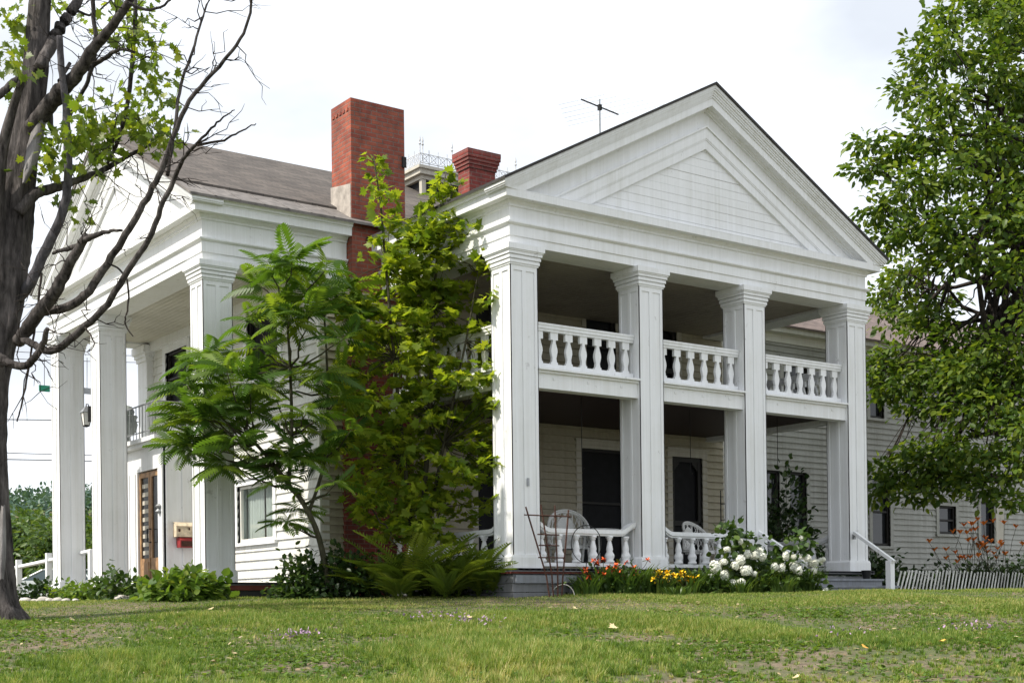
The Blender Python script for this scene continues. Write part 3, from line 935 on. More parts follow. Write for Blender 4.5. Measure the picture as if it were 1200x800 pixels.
# --- porch steps and hand rails (right bay)
st = MB()
for k, (y0, z1, x1) in enumerate(((-.40, .46, 7.95), (-.72, .335, 7.98), (-1.02, .215, 8.15))):
    st.box(5.15, y0, z1 - .035, x1, y0 + .33, z1)
    st.box(5.18, y0 + .03, .08, x1 - .03, y0 + .06, z1 - .036)
st.build('steps', 'tread_paint', house)
def handrail(x, y0, z0, y1, z1, post=True):
    d = Vector((0, y1 - y0, z1 - z0)).normalized(); nrm = Vector((0, -d.z, d.y))
    a, b = Vector((x, y0, z0)), Vector((x, y1, z1)) + d * .10
    mb = MB(); h = .028
    vs = []
    for p in (a, b):
        for sx, sn in ((-1, -1), (1, -1), (1, 1), (-1, 1)):
            q = p + Vector((sx * .035, 0, 0)) + nrm * sn * h; vs.append(tuple(q))
    mb.add(vs, [(0, 1, 2, 3), (4, 5, 6, 7), (0, 1, 5, 4), (1, 2, 6, 5), (2, 3, 7, 6), (3, 0, 4, 7)])
    r = mb.build('handrail', 'white_paint', house)
    if post: MB().box(x - .055, y1 - .055, .08, x + .055, y1 + .055, z1 - .03).build('post', 'white_paint', r)
    MB().box(x - .03, y0 - .02, z0 - .12, x + .03, y0 + .02, z0 - .02).build('bracket', 'gray_metal', r)
handrail(7.55, -.06, 1.30, -.85, .80)
handrail(5.20, .10, 1.30, -.95, .72)

# --- vestibule and small balcony on the left porch
VX, VY0, VY1 = -2.2, 8.05, 9.95
MV = wallM('x', VX)
MB().box(VX, VY1 - .06, ZL, XW, VY1, 3.15).build('vestibule_wall', 'white_paint', house)
vb = MB()
vb.box(VX, VY0, ZL, XW, VY0 + .06, 3.15)                     # shaded side panel
for k in range(3):
    a = VX + .04 + k * .32; vb.box(a, VY0 - .018, ZL, a + .05, VY0 - .0005, 3.1)
vb.build('vestibule_wall', 'white_paint', house)
v = MB(MV); v.box(VY0, -.06, ZL, VY0 + .21, .03, 2.72).box(9.30, -.06, ZL, VY1, .03, 2.72).box(VY0, -.06, 2.72, VY1, .035, 3.15)
v.box(9.38, .03, ZL, 9.52, .05, 2.7).box(9.7, .03, ZL, 9.85, .05, 2.7)
v.build('door_surround', 'white_paint', house)
dr = MB(MV).box(VY0 + .22, -.05, ZL + .02, 8.72, -.01, 1.05).box(8.78, -.05, ZL + .02, 9.29, -.01, 1.05)
for a, b in ((VY0 + .22, 8.74), (8.76, 9.29)):
    dr.box(a, -.052, 1.05, a + .07, -.008, 2.70).box(b - .07, -.052, 1.05, b, -.008, 2.70).box(a + .07, -.052, 2.6, b - .07, -.008, 2.70)
    dr.box(a + .08, -.011, ZL + .15, b - .08, .002, .98)
d = dr.build('door', 'door_wood', house)
MB(MV).box(VY0 + .29, -.045, 1.05, 8.67, -.035, 2.6).box(8.83, -.045, 1.05, 9.22, -.035, 2.6).build('pane', 'window_glass', d)
lc = MB(MV)
for k in range(9): lc.box(8.88, -.03, 1.12 + k * .16, 9.17, -.022, 1.20 + k * .16)
lc.build('pane_curtain', 'tan_paint', d)
MB(MV).tube([(8.70, 0, 1.35), (8.70, .07, 1.35), (8.70, .07, 1.6), (8.70, 0, 1.6)], .014, 8).build('handle', 'black_metal', d)
MB(MV).frustum(8.16, .045, [(.03, 1.86), (.075, 1.9), (.03, 1.95), (.075, 2.0), (.03, 2.04)], 10).build('door_ornament', 'gray_metal', house)
MB().box(VX - .18, VY0 - .12, 3.152, XW, VY1 + .15, 3.22).box(VX - .24, VY0 - .18, 3.2205, XW, VY1 + .21, 3.30).build('balcony', 'white_paint', house)
br = MB()
for y in np.linspace(VY0 - .1, VY1 + .12, 14): br.tube([(VX - .18, y, 3.3), (VX - .18, y, 3.92)], .010, 6)
br.tube([(VX - .18, VY0 - .12, 3.93), (VX - .18, VY1 + .14, 3.93)], .017, 6); br.tube([(VX - .18, VY0 - .12, 3.42), (VX - .18, VY1 + .14, 3.42)], .012, 6)
for x in np.linspace(VX - .18, XW, 8): br.tube([(x, VY0 - .1, 3.3), (x, VY0 - .1, 3.92)], .010, 6)
br.tube([(VX - .18, VY0 - .1, 3.93), (XW, VY0 - .1, 3.93)], .017, 6)
br.build('balcony_rail', 'gray_metal', house)

# --- chimneys
def ring_box(mb, x0, y0, x1, y1, z0, z1): return mb.box(x0, y0, z0, x1, y1, z1)
c1 = MB().box(-.57, 3.72, 4.4, .48, 4.40, 8.62)
ch = c1.build('chimney', 'brick', house)
lo = MB().box(-.80, 3.66, .12, .56, 4.45, 4.15)
lo.add([(-.80, 3.66, 4.15), (.56, 3.66, 4.15), (.56, 4.45, 4.15), (-.80, 4.45, 4.15), (-.57, 3.72, 4.4), (.48, 3.72, 4.4), (.48, 4.40, 4.4), (-.57, 4.40, 4.4)], [(0, 1, 5, 4), (1, 2, 6, 5), (2, 3, 7, 6), (3, 0, 4, 7)])
lo.build('chimney_base', 'brick_dark', ch)
MB().prism([(3.735, 6.50), (4.42, 6.90), (4.42, 7.27), (3.735, 7.17)], 'x', -.585, -.571).build('flashing', 'old_mortar', ch)
cp = MB()
for k in range(5): cp.box(-.585, 3.80 + k * .12, 8.42, -.571, 3.86 + k * .12, 8.47)
cp.build('dentil_course', 'brick', ch)
MB().box(.42, 3.69, 7.62, .50, 3.718, 7.80).build('strap', 'black_metal', ch)
MB().box(-.50, 3.80, 8.621, .40, 4.32, 8.64).build('mortar_cap', 'stone', ch)
c2 = MB().box(2.22, 4.29, 6.6, 2.80, 4.66, 8.10)
for k in range(4): c2.box(2.215 - .018 * (k + 1), 4.285 - .018 * (k + 1), 8.10 + .062 * k, 2.805 + .018 * (k + 1), 4.665 + .018 * (k + 1), 8.10 + .062 * (k + 1) - .001)
c2.box(2.14, 4.21, 8.348, 2.88, 4.74, 8.43)
ch2 = c2.build('chimney', 'brick_dark', house)
MB().box(2.26, 4.33, 8.431, 2.76, 4.62, 8.45).build('mortar_cap', 'stone', ch2)

# --- belvedere on the main ridge with iron cresting
CZ = .15
BX0, BX1, BY0, BY1, BZ = 2.90, 5.3, 7.05, 9.0, 8.86 + CZ
cu = MB()
cu.box(BX0 + .10, BY0 + .10, 8.0, BX1 - .10, BY1 - .10, 8.28 + CZ)
for x in (BX0 + .10, BX1 - .20):
    for y in (BY0 + .10, BY1 - .20): cu.box(x, y, 8.28 + CZ, x + .10, y + .10, 8.62 + CZ)
for k in (1, 2): cu.box(BX0 + .1 + k * .62, BY0 + .10, 8.28 + CZ, BX0 + .18 + k * .62, BY0 + .18, 8.62 + CZ)
cu.box(BX0 + .08, BY0 + .08, 8.62 + CZ, BX1 - .08, BY1 - .08, 8.70 + CZ)
cp_ = cu.build('cupola', 'tan_paint', house)
MB().box(BX0 + .16, BY0 + .16, 8.28 + CZ, BX1 - .16, BY1 - .16, 8.62 + CZ).build('window', 'dark_screen', cp_)
MB().box(BX0, BY0, 8.7005 + CZ, BX1, BY1, 8.80 + CZ).box(BX0 - .05, BY0 - .05, 8.8005 + CZ, BX1 + .05, BY1 + .05, BZ).build('cornice', 'tan_paint', cp_)
cr = MB()
def crest(p, q, n):
    p, q = np.array(p), np.array(q)
    for z in (.05, .24): cr.tube([tuple(p + (0, 0, z)), tuple(q + (0, 0, z))], .009, 5)
    for k in range(n + 1):
        a = p + (q - p) * k / n
        cr.tube([tuple(a + (0, 0, .0)), tuple(a + (0, 0, .33))], .009, 5)
        if k < n:
            b = p + (q - p) * (k + 1) / n
            cr.tube([tuple(a + (0, 0, .05)), tuple(b + (0, 0, .24))], .007, 4); cr.tube([tuple(a + (0, 0, .24)), tuple(b + (0, 0, .05))], .007, 4)
            c = (a + b) / 2
            cr.tube([tuple(c + ((b - a) * .28 * math.cos(t)) + np.array((0, 0, .145 + .075 * math.sin(t)))) for t in np.linspace(0, 2 * math.pi, 9)], .007, 4)
crest((BX0, BY0, BZ), (BX1, BY0, BZ), 11); crest((BX0, BY0, BZ), (BX0, BY1, BZ), 9); crest((BX1, BY0, BZ), (BX1, BY1, BZ), 9)
for x, y in ((BX0, BY0), (BX0 + .08, BY0 + .02), (BX0 + .78, BY0), (BX1, BY0), (BX0, BY1)):
    cr.frustum(x, y, [(.008, BZ), (.012, BZ + .40), (.03, BZ + .43), (.010, BZ + .46), (.022, BZ + .50), (.004, BZ + .60)], 6)
cr.build('cresting', 'iron_white', cp_)

# --- service wing to the right
WY = 5.0
MWg = wallM('y', WY)
HW = [(10.15, 11.03, 1.3, 3.03), (11.36, 11.92, 1.3, 3.03), (14.20, 14.86, 1.40, 3.05), (16.74, 17.42, 1.74, 2.45), (18.45, 19.02, 1.54, 2.62),
      (14.16, 14.68, 4.45, 5.32), (16.68, 17.5, 4.66, 5.40), (20.6, 21.4, 4.6, 5.6), (21.0, 21.9, 1.5, 2.8), (11.2, 12.0, 4.45, 5.5)]
siding('wing_wall', MWg, 8.17, 27.0, .45, 6.1, HW, 'wing_paint_shaded', row=0.135)
for h in HW: window(MWg, *h, trim=.11, head=.11, mat='wing_paint_shaded', pane='window_glass', rails=(.5,))
MB(MWg).box(19.06, 0.0, 1.54, 19.40, .06, 2.62).build('shutter', 'tan_paint', house)
MB().box(8.17, WY - .02, .1, 27, WY + .02, .45).build('wing_foundation', 'stone', house)
MB(MWg).box(8.17, .03, 6.1, 27.0, .28, 6.24).box(8.17, .028, 5.92, 27, .05, 6.1).build('wing_fascia', 'trim_paint', house)
wr = MB(); wr.prism([(WY - .36, 6.245), (WY + 3.4, 6.245 + SLOPE * 3.76), (WY + 3.4, 6.2 + SLOPE * 3.76), (WY - .36, 6.2)], 'x', 8.12, 27.3)
wr.prism([(WY + 7.16, 6.245), (WY + 3.4, 6.246 + SLOPE * 3.76), (WY + 3.4, 6.201 + SLOPE * 3.76), (WY + 7.16, 6.2)], 'x', 8.12, 27.3)
wr.build('wing_roof', 'shingle_wing', house)
MB().box(27.0, WY, .1, 27.1, WY + 6.8, 6.2).box(8.2, WY + 6.7, .1, 27, WY + 6.8, 6.2).build('wing_rear_wall', 'siding_paint', house)
# house number plate on the first column, blank worn plate
MB().box(.255, -.022, 1.83, .295, -.013, 1.95).build('number_plate', 'gray_metal', house)

# ------------------------------------------------------------------ trees
def rvec(n): return unit(rng.normal(size=(n, 3)))

def bez(p, q, sag=0.0, n=7, wob=0.04):
    p, q = np.array(p, float), np.array(q, float); L = np.linalg.norm(q - p)
    t = np.linspace(0, 1, n)[:, None]
    r = p + (q - p) * t + np.array((0, 0, 1.0)) * (sag * L * (t * (1 - t)) * 4)
    w = rng.normal(size=(n, 3)) * wob * L; w[0] = 0; w[-1] = 0
    return r + w

def leaf_cloud(centers, radii, counts, size, up_w=1.0, out_w=0.5, rnd=0.7, per_twig=9, twig_r=0.22, flat=0.85):
    """leaf positions, normals and axes in bunches inside ellipsoid clumps"""
    P, Nn, A = [], [], []
    for c, r, n in zip(centers, radii, counts):
        k = max(1, int(n / per_twig))
        d = rvec(k); rad = (rng.random(k) ** 0.45)[:, None]
        tw = np.array(c) + d * rad * r * np.array((1, 1, flat))
        idx = np.repeat(np.arange(k), per_twig)
        off = rng.normal(size=(len(idx), 3)) * twig_r * np.array((1, 1, .55))
        P.append(tw[idx] + off)
        o = d[idx]
        Nn.append(unit(o * out_w + np.array((0, 0, up_w)) + rng.normal(size=o.shape) * rnd))
        A.append(unit(unit(off) * .8 + o * .5 + rng.normal(size=o.shape) * .4 + np.array((0, 0, -.35))))
    P, Nn, A = np.concatenate(P), np.concatenate(Nn), np.concatenate(A)
    return P, Nn, A

def put_leaves(name, mat, tree, P, Nn, A, size, T=OVAL, TF=OVAL_F, jit=0.3, bias=0.0, wide=1.0):
    n = len(P)
    sc = size * (1 + jit * rng.uniform(-1, 1, n))
    S = np.stack((sc * wide, sc, sc), -1)
    var = np.clip(rng.normal(0.45 + bias, 0.24, n), 0, 1)
    return scatter(name, mat, T, TF, P, frames(A, Nn), S, var, tree)

# --- old half-dead maple in the left foreground
TY = 17.4
fm = thing('maple_tree', 'old half-dead tree with dark furrowed bark and bare crooked branches on the lawn', 'tree', tuple(at(0, 716, TY)))
def path(pts, dY=0.0, Y0=TY):
    n = len(pts)
    return [at(p[0], p[1], Y0 + dY * i / max(1, n - 1)) for i, p in enumerate(pts)]
def smooth_path(P, R, k=5, jit=0.0):
    P = np.array(P, float); R = np.array(R, float); n = len(P)
    o, r = [], []
    for i in range(n - 1):
        p0, p1, p2, p3 = P[max(i - 1, 0)], P[i], P[i + 1], P[min(i + 2, n - 1)]
        for j in range(k):
            t = j / k
            o.append(0.5 * ((2 * p1) + (-p0 + p2) * t + (2 * p0 - 5 * p1 + 4 * p2 - p3) * t * t + (-p0 + 3 * p1 - 3 * p2 + p3) * t ** 3))
            r.append(R[i] * (1 - t) + R[i + 1] * t)
    o.append(P[-1]); r.append(R[-1])
    o, r = np.array(o), np.array(r)
    if jit:
        o[1:-1] += rng.normal(size=o[1:-1].shape) * jit; r *= 1 + rng.normal(size=len(r)) * jit * 1.5
    return o, np.abs(r)
def furrowed(mb, P, R, sides=22, amp=0.10):
    """trunk with uneven, ridged outline"""
    P = np.array(P); n = len(P); vs, fs = [], []
    ph = rng.random(6) * 6.28
    for i in range(n):
        d = P[min(i + 1, n - 1)] - P[max(i - 1, 0)]; d /= np.linalg.norm(d)
        a = np.cross(d, (0.1, 1, 0.05)); a /= np.linalg.norm(a); b = np.cross(d, a)
        for k in range(sides):
            t = 2 * math.pi * k / sides
            rr = R[i] * (1 + amp * (0.5 * math.sin(5 * t + ph[0] + i * .13) + 0.35 * math.sin(9 * t + ph[1] - i * .21) + 0.25 * math.sin(3 * t + i * .35 + ph[2])) + rng.normal() * .018)
            vs.append(tuple(P[i] + rr * (math.cos(t) * a + math.sin(t) * b)))
    for i in range(n - 1):
        for k in range(sides):
            k2 = (k + 1) % sides
            fs.append((i * sides + k, i * sides + k2, (i + 1) * sides + k2, (i + 1) * sides + k))
    fs.append(tuple((n - 1) * sides + k for k in range(sides)))
    return mb.add(vs, fs)
k17 = px(TY)
tr = MB()
pts = [(4, 752), (2, 730), (-3, 706), (-8, 650), (-10, 600), (-11, 520), (-12, 450), (-4, 390), (4, 330), (8, 290), (16, 235), (28, 170), (38, 110), (44, 55), (48, 0), (54, -60), (60, -130)]
rad = [37, 30, 23.5, 20, 19, 19, 21, 24, 26, 25, 22, 16.5, 14, 13, 12, 9, 6]
o, r = smooth_path(path(pts, 0.3), [x * k17 for x in rad], 6)
furrowed(tr, o, r, 44, .15)
trunk_obj = tr.build('trunk', 'bark_old', fm, smooth=True)
# second stem rising at the frame edge
t2 = MB()
o, r = smooth_path(path([(2, 330), (-4, 250), (2, 180), (14, 130), (26, 95)], -.4), [x * k17 for x in (12, 9, 6.5, 5, 4)], 5)
furrowed(t2, o, r, 12, .06)
o, r = smooth_path(path([(-12, 300), (-16, 200), (-20, 100), (-14, 20), (-6, -50)], .5), [x * k17 for x in (9, 7, 6, 5, 4)], 5)
furrowed(t2, o, r, 12, .06)
t2.build('stem', 'bark_old', fm, smooth=True)
limb = MB(); dead = MB(); twig = MB()
def lim(mb, pts, rad, dY, jit=.005, sides=9, Y0=TY):
    o, r = smooth_path(path(pts, dY, Y0), [x * k17 * .86 for x in rad], 5, jit)
    mb.tube(o, r, sides)
    return o
BR = []
BR.append(lim(limb, [(36, 150), (58, 122), (74, 104), (92, 84), (110, 56), (130, 32), (150, 4), (168, -30)], [11, 11, 10, 8.5, 7, 6, 5, 4], -1.2))
BR.append(lim(limb, [(46, 80), (60, 52), (72, 30), (90, 4), (104, -30)], [8, 8.5, 8, 7, 5], .8))
BR.append(lim(limb, [(80, 100), (100, 82), (120, 70), (132, 62), (146, 58), (162, 64), (176, 68)], [4, 3.5, 3, 2.6, 2.2, 1.6, 1], -.6))
BR.append(lim(limb, [(22, 400), (34, 382), (52, 358), (69, 335), (84, 305), (102, 275)], [9, 9, 9, 8, 6.5, 5], -.9))
lim(limb, [(98, 281), (112, 276), (126, 271), (143, 270)], [4.5, 3.5, 2.4, 1.6], -.3, Y0=TY - .9)
lim(limb, [(92, 288), (78, 292), (62, 297)], [4, 3, 2], .3, Y0=TY - .8)
BR.append(lim(limb, [(36, 378), (51, 365), (72, 362), (99, 347), (126, 308), (147, 275), (168, 239), (186, 206), (204, 160), (222, 118), (256, 78), (282, 46), (294, 8), (298, -20)], [6, 6.2, 6, 5.6, 5, 4.6, 4.2, 3.8, 3.2, 2.8, 2.4, 2, 1.7, 1.2], -1.6))
BR.append(lim(limb, [(20, 396), (33, 400), (51, 409), (69, 408), (99, 383), (126, 356), (150, 317), (174, 281), (192, 236), (208, 200), (216, 184), (231, 168)], [5, 5, 5, 5, 4.6, 4.3, 4, 3.6, 3.2, 2.8, 2.4, 2], -1.9))
lim(twig, [(231, 168), (248, 150), (262, 137), (275, 129)], [1.8, 1.4, 1.0, .6], -.2, Y0=TY - 1.9)
lim(twig, [(231, 170), (262, 164), (284, 153), (300, 145)], [1.8, 1.4, 1.0, .6], .2, Y0=TY - 1.9)
BR.append(lim(limb, [(-14, 412), (2, 420), (18, 428), (34, 426), (48, 408), (56, 385)], [6, 6, 5.4, 5, 4.4, 3], -.9))
BR.append(lim(limb, [(20, 250), (40, 228), (58, 222), (76, 216), (100, 208), (120, 200), (140, 188), (156, 180), (176, 170), (196, 160)], [9, 8, 7, 5.5, 4.6, 4, 3.4, 2.8, 2.2, 1.4], 1.0))
BR.append(lim(limb, [(196, 206), (205, 150), (212, 100), (226, 60), (238, 20), (248, -10)], [2.6, 2.4, 2.1, 1.8, 1.5, 1.2], .5, Y0=TY - .8))
BR.append(lim(limb, [(108, -20), (110, 20), (112, 56), (105, 88), (92, 118), (80, 138), (76, 152)], [3, 3, 3, 2.8, 2.6, 2.2, 1.8], .6, Y0=TY - .5))
BR.append(lim(limb, [(158, -10), (158, 30), (154, 84), (148, 128), (138, 166), (126, 192)], [3, 3, 3.2, 3, 2.6, 2], .5))
lim(limb, [(-10, 120), (8, 104), (26, 88)], [5, 5, 4.5], .2)
lim(limb, [(60, 150), (58, 118), (66, 100), (82, 74)], [4, 3.6, 3.2, 2.4], .4)
lim(limb, [(150, 4), (176, 12), (200, 0)], [2.4, 1.8, 1.4], .2, Y0=TY - 1.1)
lim(limb, [(72, 30), (88, 14), (108, 18), (130, 0)], [2.4, 2, 1.6, 1], .2, Y0=TY + .5)
lim(dead, [(70, 42), (72, 80), (77, 120), (79, 165), (80, 205), (78, 228), (68, 262), (52, 296), (36, 330), (22, 350)], [4, 4.6, 5, 5.4, 5.6, 6, 6.4, 7, 7.4, 7.4], .75, .004, Y0=TY - .62)
lim(twig, [(49, 320), (46, 345), (40, 390), (34, 430), (26, 470), (20, 494)], [1.6, 1.6, 1.5, 1.4, 1.3, 1], -.3)
lim(twig, [(126, 308), (140, 316), (150, 332), (150, 360), (146, 378), (156, 394)], [1.2, 1.3, 1.3, 1.2, 1.1, .7], -.2, Y0=TY - .8)
lim(twig, [(100, 384), (108, 396), (110, 405), (104, 412)], [1.2, 1, .8, .6], -.2, Y0=TY - 1)
for b in BR:                                    # fine bare shoots
    n = len(b)
    for _ in range(13):
        i = rng.integers(n // 3, n); p = b[i]
        d = unit(rng.normal(size=3) * np.array((.8, .4, .6)) + np.array((.25, -.1, .25)))
        L = rng.uniform(.25, .85); q = p + d * L
        P = bez(p, q, rng.uniform(-.1, .1), 6, .05); twig.tube(P, np.linspace(.009, .003, 6), 4)
        for _ in range(2):
            j = rng.integers(2, 5); q2 = P[j] + unit(d + rng.normal(size=3) * .7) * L * .45
            twig.tube(bez(P[j], q2, 0, 4, .05), np.linspace(.006, .002, 4), 4)
limb.build('branch', 'bark_old', fm, smooth=True); tag(dead.build('dead_limb', 'bark_dead', fm, smooth=True), 'pale barkless dead limb curving down to the trunk')
twig.build('twigs', 'bark_gray', fm, smooth=True)
# exposed wood where bark has fallen away
def scar(pts, half, lean=0.0, Y=None, wob=.25):
    vs = []
    for i, (p, h) in enumerate(zip(pts, half)):
        for e, dy in ((-1, .06), (-.5, 0), (0, -.03), (.5, 0), (1, .06)):
            vs.append(tuple(at(p[0] + e * h + rng.normal() * wob, p[1] + rng.normal() * 1.5, Y[i] + dy)))
    n = len(pts)
    MB().add(vs, [(i * 5 + k, i * 5 + k + 1, i * 5 + k + 6, i * 5 + k + 5) for i in range(n - 1) for k in range(4)]).build('bare_wood', 'bare_wood', fm, smooth=True)
scar([(50, 128), (46, 150), (40, 172), (34, 196), (28, 215)], [4, 8, 9, 6, 2], Y=[17.30, 17.28, 17.24, 17.18, 17.14])
scar([(4, 592), (3, 620), (2, 650), (2, 678)], [2, 5, 5, 2], Y=[17.22, 17.21, 17.18, 17.15])
# remaining live leaves
cl = [(12, 20, 20), (24, 50, 18), (14, 76, 16), (4, 110, 14), (156, 18, 18), (168, 42, 16), (148, 52, 10), (180, 58, 12), (160, 6, 14), (136, 28, 8),
      (176, 92, 12), (190, 112, 12), (184, 84, 8), (212, 106, 5), (104, 138, 18), (92, 152, 18), (118, 150, 16), (108, 166, 18), (136, 142, 14), (150, 118, 8), (158, 132, 14), (172, 146, 16),
      (186, 152, 14), (60, 168, 16), (54, 182, 14), (70, 186, 12), (98, 184, 16), (112, 196, 12), (178, 166, 18), (192, 162, 10), (74, 240, 8), (80, 248, 7), (160, 150, 12), (146, 166, 12), (128, 178, 12), (60, 6, 10), (0, 60, 14), (100, 6, 8), (66, 206, 10), (48, 200, 10), (120, 162, 12)]
C = [at(u, v, TY + rng.uniform(-.7, 1.0)) for u, v, _ in cl]
P, Nn, A = leaf_cloud(C, [.20] * len(C), [int(n * 2.1) for _, _, n in cl], .15, up_w=.6, out_w=.2, rnd=.9, per_twig=6, twig_r=.10, flat=.8)
put_leaves('crown', 'leaf_front', fm, P, Nn, A, .118, MAPLE, MAPLE_F, .4, .1)

# --- generic broad tree: trunk, limbs to clumps, bunches of leaves
def broad_tree(name, label, base, trunk_top, trunk_r, clumps, leaf, mat, bark='bark_gray', group=None, T=OVAL, TF=OVAL_F, dens=1.0, per=9, twig_r=.22, bias=0, limbs=True, wide=1.0, up_w=1.0):
    t = thing(name, label, 'tree', tuple(base), group)
    mb = MB()
    P = bez(base, trunk_top, 0, 8, .015)
    mb.tube(P, np.linspace(trunk_r * 1.25, trunk_r * .55, 8), 12)
    if limbs:
        for c, r, n in clumps:
            s = P[rng.integers(2, 8)]
            Q = bez(s, c, rng.uniform(-.08, .05), 8, .04)
            L = np.linalg.norm(np.array(c) - s)
            mb.tube(Q, np.linspace(min(trunk_r * .42, .022 + .014 * L), .012, 8), 6)
            for _ in range(4):
                e = np.array(c) + rvec(1)[0] * r * .8
                mb.tube(bez(Q[rng.integers(4, 7)], e, 0, 5, .05), np.linspace(.02, .006, 5), 4)
    mb.build('trunk', bark, t, smooth=True)
    P, Nn, A = leaf_cloud([c for c, _, _ in clumps], [r for _, r, _ in clumps], [n * dens for _, _, n in clumps], leaf, per_twig=per, twig_r=twig_r, up_w=up_w)
    put_leaves('crown', mat, t, P, Nn, A, leaf, T, TF, .35, bias, wide)
    return t

# --- big shade tree on the right
cl = []
def add_cl(u, v, Y, r_px, f=1.0):
    u += 9; r = r_px * .92 * px(Y); cl.append((at(u, v, Y), r, int(1100 * r * r * f + 70)))
for a in ((1092, 26, 28, 26), (1076, 64, 28, 30), (1110, 60, 27, 34), (1140, 10, 28, 40), (1178, 30, 27, 44), (1060, 108, 28, 28), (1100, 118, 27, 36), (1150, 90, 27, 42), (1190, 110, 28, 44),
          (1006, 168, 27.5, 16), (1012, 198, 27.5, 22), (1040, 180, 27.5, 26), (1078, 160, 27, 34), (1020, 236, 27.5, 26), (1058, 218, 26.5, 36), (1104, 200, 26.5, 40), (1150, 170, 27, 40), (1190, 200, 27, 42),
          (1034, 276, 28, 26), (1072, 266, 26.5, 34), (1112, 262, 26, 36), (1160, 250, 26.5, 40), (1196, 280, 26.5, 36), (1050, 318, 29.5, 22), (1090, 306, 27, 26), (1130, 300, 26, 28), (1180, 320, 26, 22),
          (1040, 372, 29.5, 28), (1076, 376, 28.5, 32), (1110, 402, 28, 30), (1046, 420, 29, 30), (1090, 430, 28, 32), (1130, 430, 27, 32), (1170, 410, 26.5, 34), (1196, 368, 25.5, 20), (1196, 440, 26.5, 34),
          (1030, 462, 29.5, 20), (1060, 478, 28.5, 12), (1124, 484, 27, 26), (1160, 480, 26.5, 34), (1196, 500, 26, 34), (1108, 520, 27.5, 26), (1146, 526, 26.5, 28), (1184, 546, 26, 26),
          (1072, 548, 28, 24), (1040, 562, 28.5, 18), (1106, 560, 27.5, 20), (1056, 580, 28, 12), (1128, 556, 27, 20),
          (1016, 436, 29, 24), (1052, 446, 28.5, 26), (1090, 470, 28, 28), (1028, 545, 28.6, 18), (1060, 530, 28.2, 22), (1092, 536, 27.6, 26), (1020, 580, 29, 10), (1082, 576, 27.6, 16), (1150, 572, 26.6, 22), (1176, 590, 26.2, 18), (1120, 456, 27.6, 28), (1160, 450, 27, 32), (1050, 332, 31, 30), (1024, 348, 31, 20), (1090, 350, 31, 22)): add_cl(*a)
for a in ((1230, 60, 28, 60), (1240, 160, 29, 60), (1250, 260, 28, 60), (1230, 360, 27, 46), (1240, 460, 28, 56), (1230, 540, 27, 30), (1290, 100, 29, 70), (1300, 250, 29, 70), (1290, 400, 29, 60), (1180, 20, 31, 60), (1150, -50, 29, 60), (1230, -70, 29, 70), (1300, -20, 29, 70), (1340, 180, 30, 70), (1330, 330, 30, 60), (1140, 180, 31, 46), (1180, 250, 31, 50), (1200, -150, 29, 70)): add_cl(*a, f=.7)
tb = at(1246, 690, 28.5); tb[2] = gz(tb[0], tb[1]) - .1
broad_tree('shade_tree', 'tall leafy green tree with drooping boughs in front of the right wing', tb, at(1236, 160, 28.5), .34, cl, .145, 'leaf_oak', dens=1.0, per=14, twig_r=.15, wide=1.1, bias=.16)

# --- young maple in front of the brick chimney, leaves in level sprays
ym = thing('maple_tree', 'young slender maple with layered yellow-green leaves in front of the tall brick chimney', 'tree', tuple(at(494, 690, 21.6)))
mb = MB()
stem1 = [at(494, 695, 21.6), at(496, 600, 21.6), at(504, 480, 21.6), at(508, 360, 21.6), at(516, 260, 21.6), at(522, 205, 21.6)]
stem2 = [at(484, 640, 21.5), at(474, 540, 21.4), at(462, 420, 21.3), at(452, 310, 21.3), at(446, 240, 21.3), at(438, 186, 21.3)]
stem3 = [at(498, 640, 21.6), at(520, 520, 21.3), at(546, 400, 21.1), at(560, 320, 21.1)]
for s, r in ((stem1, .055), (stem2, .04), (stem3, .035)):
    o, rr = smooth_path(s, np.linspace(r, .008, len(s)), 4); mb.tube(o, rr, 7)
mb.tube(bez(at(466, 640, 20.9), at(436, 596, 20.9)), .012, 5)
SP = []
def spray(u, v, Y, r): SP.append((at(u, v, Y), r * px(Y)))
for u, v, r in ((437, 184, 9), (441, 200, 12), (438, 216, 11), (447, 226, 13), (452, 240, 14), (450, 256, 13), (458, 262, 11), (456, 276, 13), (444, 282, 8), (520, 206, 9), (514, 222, 14), (526, 232, 16), (506, 240, 16), (536, 216, 7), (540, 246, 16), (516, 256, 22), (496, 262, 16)):
    spray(u, v, 21.3 + rng.uniform(-.2, .3), r)
for v in np.arange(268, 628, 8.5):
    hw = np.interp(v, [265, 300, 340, 400, 470, 540, 600, 630], [30, 50, 72, 96, 104, 94, 80, 60])
    ctr = np.interp(v, [265, 340, 480, 560, 630], [506, 494, 492, 500, 512])
    for _ in range(int(1.4 + hw / 23 + rng.uniform(-.8, .8))):
        a = rng.uniform(0, 2 * math.pi); q = rng.random() ** .5 * rng.uniform(.8, 1.12)
        spray(ctr + hw * q * math.cos(a), v + rng.uniform(-5, 5), 21.5 + q * hw * px(21.5) * .85 * math.sin(a), rng.uniform(13, 24))
